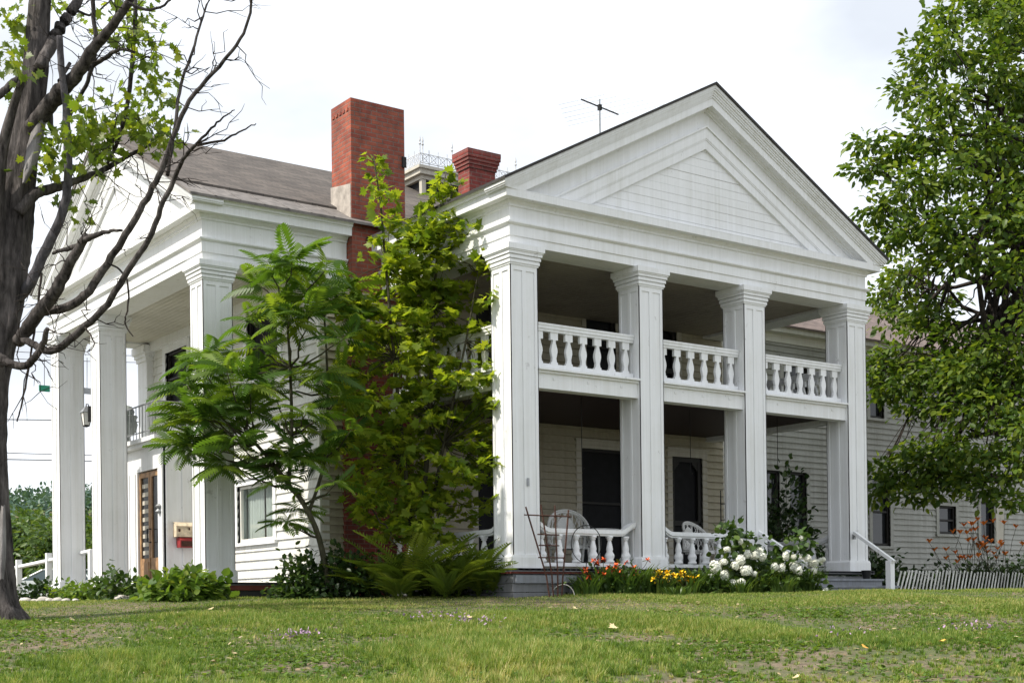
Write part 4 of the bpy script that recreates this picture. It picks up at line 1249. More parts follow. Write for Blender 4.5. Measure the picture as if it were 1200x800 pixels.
for u, v, r in ((590, 300, 9), (576, 312, 12), (586, 336, 10), (572, 350, 12), (596, 440, 11), (604, 424, 6), (590, 456, 14), (580, 470, 14), (598, 546, 10), (588, 562, 14), (604, 536, 5), (592, 580, 12), (404, 452, 10), (412, 420, 12), (414, 330, 8), (430, 300, 8), (408, 560, 12), (418, 575, 14), (428, 560, 14), (440, 540, 12), (600, 442, 9), (598, 470, 11), (592, 490, 13), (586, 510, 14), (576, 400, 13), (584, 420, 12), (580, 530, 14), (566, 380, 12), (604, 430, 10), (596, 452, 14), (584, 440, 16), (590, 474, 16), (576, 462, 18), (570, 500, 18), (590, 520, 12), (602, 540, 8), (590, 556, 14), (575, 545, 16), (562, 430, 18), (566, 300, 12), (584, 318, 10), (470, 290, 14), (484, 276, 14), (462, 304, 14), (540, 276, 14), (552, 262, 10), (528, 262, 16), (430, 346, 14), (416, 380, 14), (424, 410, 16), (410, 480, 14), (418, 510, 16), (426, 470, 16), (430, 590, 14), (444, 575, 16), (456, 560, 14)):
    spray(u, v, 20.9 + rng.uniform(-.2, .2), r)
Pp, Nn, Aa = [], [], []
for c, r in SP:
    n = int(8 + 150 * r * r * 2.6); k = rng.random(n) ** .5; a = rng.uniform(0, 6.283, n)
    tilt = rng.normal(size=2) * .30
    off = np.stack((np.cos(a) * k * r, np.sin(a) * k * r, rng.normal(size=n) * .035 - .16 * k * r), -1)
    off[:, 2] += off[:, 0] * tilt[0] + off[:, 1] * tilt[1]
    Pp.append(c + off); Nn.append(unit(np.array((0, 0, 1.0)) + rng.normal(size=(n, 3)) * .6)); Aa.append(unit(np.stack((np.cos(a), np.sin(a), -.30 + 0 * a), -1) + rng.normal(size=(n, 3)) * .35))
    st = (stem1, stem2, stem3)[int(np.argmin([min(np.linalg.norm(q - c) for q in s) for s in (stem1, stem2, stem3)]))]
    q = min(st, key=lambda s: abs(s[2] - c[2] + .25) + .1 * np.linalg.norm(s - c))
    if rng.random() < .6: mb.tube(bez(q, c, .05, 5, .03), np.linspace(.011, .003, 5), 4)
mb.build('trunk', 'bark_green', ym, smooth=True)
put_leaves('crown', 'leaf_maple', ym, np.concatenate(Pp), np.concatenate(Nn), np.concatenate(Aa), .148, MAPLE, MAPLE_F, .38, .3)

# --- sumac with feathery compound leaves
su = thing('sumac_tree', 'leaning sumac with long feathery compound leaves in front of the left portico corner', 'tree', tuple(at(384, 688, 20.6)))
mb = MB()
main = [at(386, 690, 20.7), at(374, 630, 20.7), at(356, 590, 20.65), at(340, 570, 20.6), at(322, 545, 20.6), at(300, 520, 20.5)]
o, rr = smooth_path(main, np.linspace(.05, .025, 6), 4); mb.tube(o, rr, 7)
up = [at(338, 568, 20.6), at(342, 510, 20.6), at(340, 430, 20.6), at(336, 360, 20.6), at(336, 300, 20.6)]
o, rr = smooth_path(up, np.linspace(.035, .012, 5), 4); mb.tube(o, rr, 6)
up2 = [at(362, 600, 20.7), at(380, 540, 20.9), at(384, 460, 21), at(380, 370, 21), at(376, 320, 21)]
o, rr = smooth_path(up2, np.linspace(.03, .012, 5), 4); mb.tube(o, rr, 6)
heads = [(336, 302, 7), (312, 310, 5), (352, 320, 7), (374, 312, 6), (384, 345, 7), (300, 330, 7), (322, 352, 8), (356, 365, 8), (292, 372, 5), (400, 330, 4), (396, 392, 6),
         (208, 418, 6), (232, 410, 7), (258, 426, 6), (196, 446, 6), (226, 446, 7), (188, 486, 6), (214, 486, 7), (240, 470, 6), (176, 516, 6), (200, 522, 7), (228, 516, 6), (262, 500, 6), (252, 540, 5),
         (284, 444, 6), (300, 420, 6), (316, 450, 6), (290, 480, 6), (320, 490, 6), (344, 440, 6), (352, 480, 6), (376, 430, 6), (390, 462, 6), (372, 500, 6), (300, 528, 5), (328, 530, 5), (352, 530, 5),
         (392, 520, 5), (330, 606, 5), (346, 590, 4), (312, 560, 4), (388, 560, 3), (404, 500, 4), (270, 466, 5), (410, 370, 4)]
SPp, SN, SA, SL = [], [], [], []
heads = [(u + 6 + max(0, 260 - u) * .28, v, n) for u, v, n in heads]
heads += [(u + rng.normal() * 15, v + 10 + rng.normal() * 14, n) for u, v, n in heads if u < 392 and v < 560 and rng.random() < .45]
for u, v, n in heads:
    Y = 20.6 + rng.uniform(-.75, .75)
    h = at(u, v + 6, Y)
    q = min(main + up + up2, key=lambda s: np.linalg.norm(s - h) + (1.5 if s[2] > h[2] else 0))
    mb.tube(bez(q, h, -.06, 6, .03), np.linspace(.018, .008, 6), 5)
    a0 = rng.uniform(0, 6.283)
    n = n + 4
    for k in range(n):
        a = a0 + k * 6.283 / n + rng.normal() * .25
        el = rng.uniform(-.2, .95)
        SPp.append(h); SA.append((math.cos(a) * math.cos(el), math.sin(a) * math.cos(el), math.sin(el)))
        SN.append((-.25 * math.cos(a), -.25 * math.sin(a), 1)); SL.append(rng.uniform(.38, .66))
mb.build('trunk', 'bark_green', su, smooth=True)
SA, SN, SL = unit(np.array(SA)), unit(np.array(SN) + rng.normal(size=(len(SN), 3)) * .45), np.array(SL)
scatter('crown', 'leaf_sumac', SUMAC, SUMAC_F, np.array(SPp), frames(SA, SN), SL, np.clip(rng.normal(.55, .26, len(SL)), 0, 1), su)

# --- trees and hill beyond the left portico
hl = MB(); n = 40
vs, fs = [], []
hc = at(150, 690, 170)
for i in range(n):
    for j in range(n):
        a, b = -1 + 2 * i / (n - 1), -1 + 2 * j / (n - 1)
        d = math.hypot(a, b)
        z = max(0.0, 1 - d * d) ** 1.3 * 13.4 + .9 * math.sin(5 * a + 2) * math.sin(4 * b) * max(0, 1 - d) - .6 + .2
        vs.append((hc[0] + a * 75, hc[1] + b * 75, z))
hl.add(vs, [(i * n + j, (i + 1) * n + j, (i + 1) * n + j + 1, i * n + j + 1) for i in range(n - 1) for j in range(n - 1)])
tag(hl.build('hill', 'lawn_soil', smooth=True), kind='structure')
m = 5200
a, b = rng.uniform(-.97, .97, m), rng.uniform(-.97, .97, m)
ok = a * a + b * b < .93; a, b = a[ok], b[ok]; d2 = a * a + b * b
z = (1 - d2) ** 1.3 * 13.4 - .4
ctr = np.stack((hc[0] + a * 75, hc[1] + b * 75, z), -1)
idx = np.repeat(np.arange(len(ctr)), 24)
hgt = rng.uniform(.6, 1.5, len(ctr))[idx]
dd = rvec(len(idx)); dd[:, 2] = np.abs(dd[:, 2]) * 1.4
P = ctr[idx] + dd * (1.4 * hgt)[:, None]
tag(scatter('forest', 'leaf_hill_hazy', OVAL, OVAL_F, P, frames(rvec(len(P)), unit(dd + np.array((0, 0, .6)))), rng.uniform(.4, .8, len(P)), np.clip(rng.normal(.45, .25, len(P)), 0, 1)), kind='stuff')
far_lab = ['round leafy tree behind the parked car, leftmost of the row', 'leafy tree beyond the white rail fence, left of the first pillar', 'broad leafy tree seen just left of the outer portico pillar',
           'leafy tree seen through the gap between the two outer pillars', 'leafy tree hidden mostly behind the second pillar']
for k, (u, v, Y, w) in enumerate(((4, 612, 66, 26), (34, 606, 70, 24), (60, 618, 62, 20), (104, 604, 68, 26), (140, 610, 66, 24))):
    b = at(u, 690, Y); b[2] = .2
    cs = []
    for _ in range(17):
        uu, vv = u + rng.uniform(-1, 1) * w, rng.uniform(v + 6, 676)
        c = at(uu, vv, Y + rng.uniform(-1.5, 1.5)); cs.append((c, rng.uniform(.6, 1.05), 130))
    broad_tree('deciduous_tree', far_lab[k], b, at(u, v + 20, Y), .16, cs, .30, 'leaf_far', group='trees along the road beyond the portico', per=8, twig_r=.28, bias=.05)

# ------------------------------------------------------------------ shrubs and flowers
def shrub(name, label, cat, c, r, h, n, leaf, mat, T=OVAL, TF=OVAL_F, wide=1.3, group=None, stems=6):
    c = np.array(c, float)
    t = thing(name, label, cat, tuple(c), group)
    mb = MB()
    for _ in range(stems):
        d = rvec(1)[0]; mb.tube(bez(c + d * (.05, .05, 0), c + np.array((d[0] * r * .7, d[1] * r * .7, h * rng.uniform(.5, .9))), .1, 5, .04), np.linspace(.012, .004, 5), 5)
    mb.build('stems', 'bark_green', t)
    k = max(3, int(n / 10))
    d = rvec(k); d[:, 2] = np.abs(d[:, 2])
    q = (rng.random(k) ** .4)[:, None]
    lump = 1 + .22 * np.sin(d[:, :1] * 5 + c[0]) * np.cos(d[:, 1:2] * 6 + c[1])
    tw = c + d * q * lump * np.array((r, r, h))
    idx = np.repeat(np.arange(k), 10)
    off = rng.normal(size=(len(idx), 3)) * np.array((.07, .07, .05)) * (1 + r)
    P = tw[idx] + off; P[:, 2] = np.maximum(P[:, 2], gz(P[:, 0], P[:, 1]) + .02)
    Nn = unit(d[idx] * .7 + np.array((0, 0, .9)) + rng.normal(size=P.shape) * .5)
    A = unit(d[idx] + rng.normal(size=P.shape) * .6 + np.array((0, 0, -.25)))
    put_leaves('foliage', mat, t, P, Nn, A, leaf, T, TF, .35, 0, wide)
    return t
def gp(u, v, Y):
    p = at(u, v, Y); p[2] = gz(p[0], p[1]) - .01; return p

shrub('hosta', 'bright broad-leaved hosta clump at the foot of the portico corner pillar', 'plant', gp(216, 696, 20.6), .60, .42, 1100, .135, 'leaf_hosta', wide=1.5, group='leafy clumps along the left porch')
shrub('shrub', 'mid-green leafy clump below the double door of the left porch', 'plant', gp(140, 696, 21.2), .42, .42, 520, .10, 'leaf_shrub', group='leafy clumps along the left porch')
shrub('shrub', 'small pale bush in front of the second pillar of the left portico', 'plant', gp(98, 697, 22.0), .36, .34, 420, .09, 'leaf_hosta', group='leafy clumps along the left porch')
shrub('shrub', 'low yellow-green bush at the foot of the outermost pillar', 'plant', gp(74, 697, 22.8), .30, .30, 320, .08, 'leaf_hosta', group='leafy clumps along the left porch')
shrub('shrub', 'dark low bush beside the old tree trunk by the rail fence', 'plant', gp(44, 697, 22.8), .34, .36, 420, .08, 'leaf_dark', group='leafy clumps along the left porch')
shrub('shrub', 'dark dense bush under the leaning sumac', 'shrub', gp(352, 692, 20.9), .40, .62, 900, .09, 'leaf_shrub')
shrub('shrub', 'dark dense bush between the sumac stem and the ferns', 'shrub', gp(402, 694, 20.9), .55, .74, 1500, .09, 'leaf_dark')
shrub('shrub', 'small twiggy bush at the left foot of the right portico corner pillar', 'shrub', gp(592, 696, 20.7), .24, .85, 520, .075, 'leaf_shrub')
shrub('shrub', 'low dark bush along the foundation behind the ferns', 'shrub', gp(530, 692, 21.6), .8, .5, 1400, .09, 'leaf_dark')
shrub('shrub', 'dark bush beside the steps behind the white stair post', 'shrub', (9.0, .8, gz(9.0, .8)), .7, .72, 1300, .10, 'leaf_dark')
shrub('climbing_shrub', 'dark leafy climber growing up at the right end of the porch between two pillars', 'shrub', (9.3, 3.3, .2), .75, 2.55, 2300, .12, 'leaf_dark', stems=10)

# ferns
fern_lab = ['arching green fern at the left end of the fern bed', 'tall fern in front of the brick chimney base', 'tallest yellow-green fern in the middle of the fern bed', 'green fern directly right of the tallest fern', 'fern in front of the young maple stem', 'fern in front of the side balustrade', 'dark fern at the right end beside the corner pillar', 'low front fern left of centre in the bed', 'low front fern right of centre in the bed']
for k, (u, Y, L, n) in enumerate(((432, 20.7, .95, 26), (454, 20.9, 1.12, 30), (480, 20.6, 1.30, 32), (508, 20.8, 1.22, 32), (536, 20.6, 1.15, 30), (560, 20.7, 1.08, 28), (582, 20.7, .82, 22), (466, 20.2, .74, 26), (522, 20.2, .80, 26))):
    c = gp(u, 694, Y)
    t = thing('fern', fern_lab[k], 'fern', tuple(c), 'ferns bedded by the house wall')
    a = rng.uniform(0, 6.283, n); el = rng.uniform(.75, 1.42, n)
    A = np.stack((np.cos(a) * np.cos(el), np.sin(a) * np.cos(el), np.sin(el)), -1)
    N = np.stack((-np.cos(a) * np.sin(el), -np.sin(a) * np.sin(el), np.cos(el)), -1)
    scatter('fronds', 'leaf_fern', FROND, FROND_F, np.repeat(c[None], n, 0) + A * .03, frames(A, N), L * .92 * rng.uniform(.6, 1.12, n), np.clip(rng.normal(.48, .25, n), 0, 1), t)

def strap_plant(name, label, cat, c, n, L, mat='leaf_strap', group=None, w=1.0, blooms=None):
    c = np.array(c, float); t = thing(name, label, cat, tuple(c), group)
    a = rng.uniform(0, 6.283, n)
    off = np.stack((np.cos(a), np.sin(a), 0 * a), -1) * (rng.random(n) ** .5 * .20)[:, None]
    R = rotz(a + rng.normal(size=n) * .4 - math.pi / 2)
    l = L * rng.uniform(.6, 1.1, n)
    S = np.stack((np.full(n, .55 * w), l * rng.uniform(.35, 1.0, n), l), -1)
    scatter('leaves', mat, STRAP, STRAP_F, c + off, R, S, np.clip(rng.normal(.45, .22, n), 0, 1), t)
    if blooms:
        bm, cnt, hh, size, mcol, spread = blooms
        st = MB()
        for _ in range(cnt):
            q = c + np.array((rng.normal() * spread, rng.normal() * spread * .6, hh * rng.uniform(.55, 1.12)))
            st.tube(bez(c + np.array((rng.normal() * .06, rng.normal() * .05, .1)), q, .05, 5, .03), .005, 4)
            f = MB()
            npet = 6 if mcol == 'petal_orange' else 13
            for k in range(npet):              # curved petals, a ragged head on the bushier kinds
                b = k * 2 * math.pi / 6 + rng.random() * .5; ca, sa = math.cos(b), math.sin(b); s = size * rng.uniform(.7, 1.15); lf = (1.45 if mcol == 'petal_orange' else .75) if k < 6 else rng.uniform(-.4, 1.5)
                pts = []
                for tt, ww in ((0, .05), (.35, .22), (.7, .26), (1, .03)):
                    rr_ = s * tt; zz = s * (lf * tt - .55 * tt * tt)
                    for e in (-1, 1): pts.append((q[0] + ca * rr_ - sa * e * ww * s, q[1] + sa * rr_ + ca * e * ww * s, q[2] + zz))
                f.add(pts, [(0, 1, 3, 2), (2, 3, 5, 4), (4, 5, 7, 6)])
            f.build('flower', mcol, t)
        st.build('flower_stems', 'bark_green', t)
    return t
strap_plant('bee_balm', 'red flowering plant left of the second pillar, by the trellis side', 'flower', gp(704, 697, 20.9), 90, .60, 'leaf_shrub', 'red flowers in the front bed', 1.2, (0, 15, .50, .062, 'petal_red', .18))
strap_plant('bee_balm', 'red flowering plant at the foot of the second pillar', 'flower', gp(734, 697, 20.9), 90, .60, 'leaf_shrub', 'red flowers in the front bed', 1.2, (0, 12, .48, .062, 'petal_red', .18))
strap_plant('daylily', 'yellow flowering plant right of the second pillar', 'flower', gp(778, 698, 20.9), 60, .40, 'leaf_strap', 'yellow flowers in the front bed', 1.0, (0, 22, .34, .060, 'petal_yellow', .20))
strap_plant('daylily', 'yellow flowering plant right of the larger yellow one, below the balusters', 'flower', gp(804, 698, 21.0), 50, .40, 'leaf_strap', 'yellow flowers in the front bed', 1.0, (0, 11, .34, .056, 'petal_yellow', .12))
lab = ['clump of long green blades left of the red flowers', 'clump of long green blades between red and yellow flowers', 'clump of long green blades below the white hydrangea, leftmost', 'clump of long green blades under the hydrangea, second from its left end', 'clump of long green blades under the middle of the hydrangea', 'clump of long green blades under the right part of the hydrangea', 'clump of long green blades nearest the porch steps', 'low clump of blades in front of the yellow flowers', 'clump of long green blades behind the yellow flowers']
for k, (u, Y, L) in enumerate(((688, 20.7, .42), (752, 20.9, .55), (836, 21.2, .50), (862, 21.2, .38), (890, 21.6, .55), (920, 21.7, .44), (946, 22.1, .52), (790, 20.5, .26), (816, 21.5, .62))):
    strap_plant('ornamental_grass', lab[k], 'plant', gp(u + rng.normal() * 3, 698, Y + rng.uniform(-.25, .2)), 80, L * rng.uniform(.8, 1.15), group='grassy clumps in the front bed', w=.8)
# hydrangea
hy = shrub('hydrangea', 'white hydrangea with round flower heads in front of the porch steps', 'shrub', gp(892, 696, 22.4), .88, .70, 2100, .10, 'leaf_shrub', wide=1.5)
shrub_r = [(838, 664, 11), (848, 674, 9), (832, 676, 8), (868, 656, 8), (862, 662, 7), (874, 668, 10), (858, 684, 9), (868, 682, 9), (884, 650, 9), (890, 646, 8), (893, 652, 7), (876, 649, 7), (908, 664, 7), (916, 665, 7), (921, 651, 7), (931, 664, 8), (936, 668, 7), (946, 654, 7), (952, 660, 8), (956, 658, 6), (954, 668, 6), (852, 643, 6), (848, 658, 7), (868, 634, 5), (884, 672, 6), (940, 652, 6), (962, 656, 5), (965, 655, 4), (968, 692, 5), (972, 696, 5), (940, 630, 5), (930, 652, 5)]
for u, v, r in shrub_r:
    Y = np.interp(u, [830, 970], [21.35, 21.75]) + rng.uniform(-.08, .12)
    c0 = at(u, v, Y); R_ = r * px(Y) * .74; sq = rng.uniform(.7, 1.1, 3)
    n = 46
    d = unit(np.array([(math.cos(i * 2.39996) * math.sqrt(1 - (1 - 2 * (i + .5) / n) ** 2), math.sin(i * 2.39996) * math.sqrt(1 - (1 - 2 * (i + .5) / n) ** 2), 1 - 2 * (i + .5) / n) for i in range(n)]))
    fl = MB()
    for q in d:
        a = unit(np.cross(q, (.3, .5, .8))); b = np.cross(q, a); c = c0 + q * R_ * rng.uniform(.66, 1.1) * sq; s = R_ * .30
        for k in range(4):
            t0, t1 = k * math.pi / 2 + .2, k * math.pi / 2 + 1.37
            fl.add([c - q * s * .15, c + s * (math.cos(t0) * a + math.sin(t0) * b), c + s * 1.25 * (math.cos((t0 + t1) / 2) * a + math.sin((t0 + t1) / 2) * b), c + s * (math.cos(t1) * a + math.sin(t1) * b)], [(0, 1, 2, 3)])
    fl.build('flower_head', 'petal_white', hy)
# tall leafy branches of the hydrangea against the third pillar
P, Nn, A = leaf_cloud([at(u, v, 21.7) for u, v in ((852, 628), (862, 620), (872, 634), (858, 642), (880, 640), (938, 634), (944, 642))], [.14] * 7, [40] * 7, .1, per_twig=6, twig_r=.08)
put_leaves('upper_foliage', 'leaf_shrub', hy, P, Nn, A, .11, wide=1.5)
for k, (u, Y, r, h, n) in enumerate(((668, 21.0, .22, .24, 260), (722, 21.1, .40, .44, 900), (764, 21.2, .34, .30, 700), (800, 21.4, .36, .30, 800), (828, 21.3, .26, .30, 400))):
    shrub('leafy_plant', ['small leafy weed by the wire arch below the porch rail', 'leafy green plant filling the bed behind the red flowers', 'leafy green plant at the base of the second pillar', 'leafy green plant behind the yellow flowers', 'low leafy plant left of the white hydrangea'][k], 'plant', gp(u, 698, Y), r, h, n, .085, 'leaf_shrub', wide=1.1, group='leafy plants in the front bed')
# orange daylilies by the wing, behind the lath fence
lab = ['orange daylily left of the others behind the lath fence', 'tallest orange daylily under the small wing window', 'orange daylily in front of the shuttered wing window', 'orange daylily right of the shuttered wing window']
for k, (u, v, Y, nb) in enumerate(((1120, 650, 28.4, 10), (1140, 642, 28.4, 20), (1158, 636, 28.4, 14), (1172, 634, 28.6, 14))):
    c = gp(u, 680, Y); hh = (700 - v) * px(Y) + .25
    strap_plant('daylily', lab[k], 'flower', c, 50, .8, 'leaf_dark', 'orange daylilies by the right wing', 1.2, (0, int(nb * .75), hh, .10, 'petal_orange', .36))
for k, (x, y, r, h) in enumerate(((11.5, 2.2, .8, .55), (13.4, 2.0, .9, .62), (15.2, 2.4, .9, .7), (16.8, 2.6, .9, 1.0), (18.4, 2.6, 1.0, .8))):
    shrub('shrub', ['low dark bush behind the lath fence, nearest the stair post', 'low dark bush behind the lath fence under the wide wing window', 'dark bush behind the lath fence left of the orange flowers', 'taller dark bush behind the lath fence right of the orange flowers', 'dark bush at the right edge behind the lath fence'][k], 'shrub', (x, y, .19), r, h, 900, .10, 'leaf_dark', group='dark bushes behind the lath fence')

# ------------------------------------------------------------------ lath fence
fx0, fx1, fy = 8.35, 13.6, -.10
lf = thing('lath_fence', 'low weathered lath fence with pickets all leaning to the right', 'fence', (fx0, fy, gz(fx0, fy)))
x = fx0; k = 0
p0, p1 = np.array((8.2, -.45)), np.array((13.6, .35))
wr_ = MB(); ws = [[], []]
while x < fx1:
    t = (x - fx0) / (fx1 - fx0); p = p0 + (p1 - p0) * t
    g = gz(p[0], p[1]); lean = .40 + rng.normal() * .03 + .05 * math.sin(k * .35) + (.14 if k < 3 else 0); L = .47 + rng.normal() * .015
    d = np.array((lean * (p1 - p0)[0] / np.linalg.norm(p1 - p0), lean * (p1 - p0)[1] / np.linalg.norm(p1 - p0), 1.0)); d /= np.linalg.norm(d)
    along = np.append((p1 - p0) / np.linalg.norm(p1 - p0), 0); sd = unit(along - d * (along @ d)); nn = np.cross(sd, d)
    b = np.array((p[0], p[1], g - .02)); w, th = .018, .006
    vs = []
    for z in (0, L):
        for a_, n_ in ((-1, -1), (1, -1), (1, 1), (-1, 1)): vs.append(tuple(b + d * z + sd * a_ * w + nn * n_ * th))
    MB().add(vs, [(3, 2, 1, 0), (4, 5, 6, 7), (0, 1, 5, 4), (1, 2, 6, 5), (2, 3, 7, 6), (3, 0, 4, 7)]).build('picket', 'lath', lf)
    for j, z in enumerate((.12, .36)): ws[j].append(tuple(b + d * z - nn * .009))
    x += .130 + rng.normal() * .006; k += 1
for w in ws: wr_.tube(w, .003, 4)
wr_.build('wire', 'rusty_metal', lf)

# ------------------------------------------------------------------ porch furniture and small things
def wicker_chair(label, x, y, rz, sc=1.0, group=None):
    t = thing('wicker_chair', label, 'chair', (x, y, FL), group)
    c, s = math.cos(rz), math.sin(rz)
    M = Matrix(((c * sc, -s * sc, 0, x), (s * sc, c * sc, 0, y), (0, 0, sc, FL), (0, 0, 0, 1)))
    def mk(): return MB(M)
    # legs
    for sx in (-.27, .27):
        for sy in (-.24, .24): mk().tube([(sx, sy, 0), (sx * .96, sy * .96, .40)], .018, 8).build('leg', 'wicker_white', t)
    st = mk()
    st.prism([(.30 * math.cos(a) , .29 * math.sin(a)) for a in np.linspace(0, 2 * math.pi, 25)[:-1]], 'z', .38, .43)
    for k in range(13):
        yy = -.26 + k * .043; st.tube([(-.28, yy, .435), (.28, yy, .435)], .010, 4)
    st.build('seat', 'wicker_white', t)
    # barrel back: rim, spokes and lattice
    bk = mk(); N = 29
    def rim(a, h): return (.34 * math.sin(a), .30 * math.cos(a) + .02, h)
    top = lambda a: .45 + .60 * math.cos(a * .72) ** 1.0 - .05
    A_ = np.linspace(-2.0, 2.0, N)
    for o in (0, .035): bk.tube([tuple(np.array(rim(a, max(.62, top(a)) + o))) for a in A_], .017, 6)
    bk.tube([rim(a, .46) for a in A_], .014, 6)
    for a in np.linspace(-1.9, 1.9, 11): bk.tube([rim(a, .43), rim(a * .92, max(.62, top(a * .92)))], .011, 5)
    for i in range(12):
        a0 = -1.7 + i * .29
        bk.tube([rim(a0 + .29 * 2.2 * q, .46 + (max(.62, top(a0 + .6)) - .46) * q) for q in np.linspace(0, 1, 5)], .006, 4)
        bk.tube([rim(-a0 - .29 * 2.2 * q, .46 + (max(.62, top(a0 + .6)) - .46) * q) for q in np.linspace(0, 1, 5)], .006, 4)
    bk.build('backrest', 'wicker_white', t)
    pn = mk(); n = 13
    vs = []
    for i in range(n):
        a = -.42 + .84 * i / (n - 1)
        for h in (.46, .46 + (top(a) - .52) * max(.15, math.cos(a * 1.6))): vs.append((.325 * math.sin(a), .285 * math.cos(a) + .02, h))
    pn.add(vs, [(2 * i, 2 * i + 2, 2 * i + 3, 2 * i + 1) for i in range(n - 1)])
    pn.build('back_panel', 'wicker_white', t)
    return t
wicker_chair('white wicker chair with round lattice back behind the left porch rail', 2.56, 1.9, -.45, 1.06)
wicker_chair('white wicker chair seen from its side behind the middle porch rail', 5.42, 1.7, .1, .92)
tb = thing('wicker_table', 'low white wicker table with oval top beside the left wicker chair', 'table', (2.75, 1.4, FL))
MB().frustum(2.75, 1.4, [(.38, FL + .66), (.41, FL + .675), (.41, FL + .70), (.385, FL + .715)], 28).build('table_top', 'wicker_white', tb)
for a in range(4): MB().tube([(2.75 + .26 * math.cos(a * 1.57 + .7), 1.4 + .26 * math.sin(a * 1.57 + .7), FL), (2.75 + .2 * math.cos(a * 1.57 + .7), 1.4 + .2 * math.sin(a * 1.57 + .7), FL + .66)], .016, 7).build('leg', 'wicker_white', tb)

tz = gz(.5, -.35)
tl = thing('trellis', 'rusty fan trellis leaning at the foot of the corner pillar', 'trellis', (.5, -.35, tz))
ty0 = -.35
for k, (xt, xb) in enumerate(((.02, .40), (.30, .47), (.56, .55), (.82, .62))):
    MB().tube([(xb, ty0, tz - .05), (xb + (xt - xb) * .15, ty0, tz + .3), (xt, ty0 + .06, tz + (1.32, 1.36, 1.36, 1.30)[k])], .013, 6).build('upright', 'rusty_metal', tl)
cb = MB()
for z, a, b in ((1.20, .02, .80), (.92, .26, .56), (.76, .28, .56), (.58, .27, .66)): cb.tube([(a - .05, ty0 + .03, tz + z), (b + .05, ty0 + .03, tz + z)], .010, 6)
cb.build('cross_bars', 'rusty_metal', tl)

hp = thing('hoop_stand', 'thin black wire hoop on a stem standing before the left porch rail', 'garden stake', tuple(gp(684, 697, 21.1)))
c0 = at(687, 637, 21.1); rr = 22 * px(21.1)
hm = MB().tube([tuple(c0 + RIGHT * rr * .8 * math.cos(t) + np.array((0, 0, rr * math.sin(t)))) for RIGHT in (np.array((.81, -.587, 0)),) for t in np.linspace(0, 2 * math.pi, 33)], .007, 5)
hm.tube([tuple(c0 - np.array((0, 0, rr))), tuple(gp(684, 697, 21.1))], .007, 5)
hm.build('hoop', 'black_metal', hp)
ag = thing('wire_arch', 'pale bent wire arch in the grass below the left porch rail', 'garden wire', tuple(gp(662, 700, 20.6)))
ca = gp(660, 700, 20.6)
MB().tube([tuple(ca + np.array((.81, -.587, 0)) * (.17 * math.cos(t)) + np.array((0, 0, .18 * math.sin(t)))) for t in np.linspace(0, math.pi, 17)], .007, 5).build('wire', 'lath', ag)
sc_ = thing('scroll_bracket', 'black iron plant bracket hanging on the wall beside the screen door', 'plant hanger', (5.75, 1.0, 1.0))
bk = MB()
bk.tube([(5.02, .75, .62), (5.02, .75, 2.02)], .010, 6)
for z in (1.2, 1.5, 1.78): bk.tube([(5.02, .75, z), (5.22, .70, z + .02), (5.24, .70, z + .08)], .008, 5); bk.frustum(5.22, .70, [(.05, z + .02), (.06, z + .03)], 12)
bk.frustum(5.02, .75, [(.16, .602), (.16, .622), (.02, .64)], 16)
bk.build('stand', 'black_metal', sc_)
sc_['label'] = 'black iron plant stand half hidden behind the second pillar'; sc_['category'] = 'plant stand'; sc_.name = 'plant_stand'

# mailbox, newspaper tube and small wire stand on the vestibule panel
mbx = thing('mailbox', 'worn cream mailbox with rust marks on the panel beside the double door', 'mailbox', (-1.84, VY0 - .1, 1.4))
MB().prism([(VY0 - .16, 1.42), (VY0 - .001, 1.42), (VY0 - .001, 1.66), (VY0 - .10, 1.69), (VY0 - .16, 1.62)], 'x', -2.02, -1.66).build('box', 'cream_enamel', mbx)
MB().prism([(VY0 - .18, 1.62), (VY0 - .10, 1.695), (VY0 - .001, 1.70), (VY0 - .001, 1.69), (VY0 - .10, 1.683), (VY0 - .172, 1.612)], 'x', -2.03, -1.65).build('lid', 'cream_enamel', mbx)
MB().tube([(-1.98, VY0 - .165, 1.54), (-1.95, VY0 - .168, 1.54)], .028, 10).tube([(-1.78, VY0 - .165, 1.57), (-1.76, VY0 - .168, 1.57)], .024, 10).build('rust_spots', 'rusty_metal', mbx)
npb = thing('newspaper_box', 'red newspaper box mounted directly under the cream mailbox', 'newspaper box', (-1.8, VY0 - .1, 1.25))
MB().frustum(0, 0, [(.08, 0), (.08, .02)], 10) 
MB().prism([(VY0 - .20, 1.22), (VY0 - .02, 1.22), (VY0 - .001, 1.30), (VY0 - .001, 1.40), (VY0 - .14, 1.41), (VY0 - .20, 1.36)], 'x', -1.96, -1.62).build('box', 'red_enamel', npb)
MB().box(-1.94, VY0 - .206, 1.24, -1.64, VY0 - .2005, 1.34).build('opening', 'rusty_metal', npb)
ps = thing('wire_stand', 'small white wire stand under the red newspaper box', 'plant stand', (-1.85, VY0 - .35, ZL + .02))
w = MB(); 
for a in range(3): w.tube([(-1.85 + .14 * math.cos(a * 2.1), VY0 - .35 + .14 * math.sin(a * 2.1), ZL + .02), (-1.85 + .04 * math.cos(a * 2.1), VY0 - .35 + .04 * math.sin(a * 2.1), ZL + .40)], .008, 5)
w.frustum(-1.85, VY0 - .35, [(.13, ZL + .40), (.14, ZL + .42), (.13, ZL + .425)], 16); w.build('stand', 'iron_white', ps)
rt = thing('boot_tray', 'flat red tray on the porch floor beneath the wire stand', 'tray', (-1.9, VY0 - .6, ZL + .02))
MB().box(-2.15, VY0 - .85, ZL + .021, -1.7, VY0 - .45, ZL + .035).box(-2.17, VY0 - .87, ZL + .021, -2.1505, VY0 - .43, ZL + .07).box(-2.15, VY0 - .87, ZL + .021, -1.7, VY0 - .8505, ZL + .07).build('tray', 'red_enamel', rt)
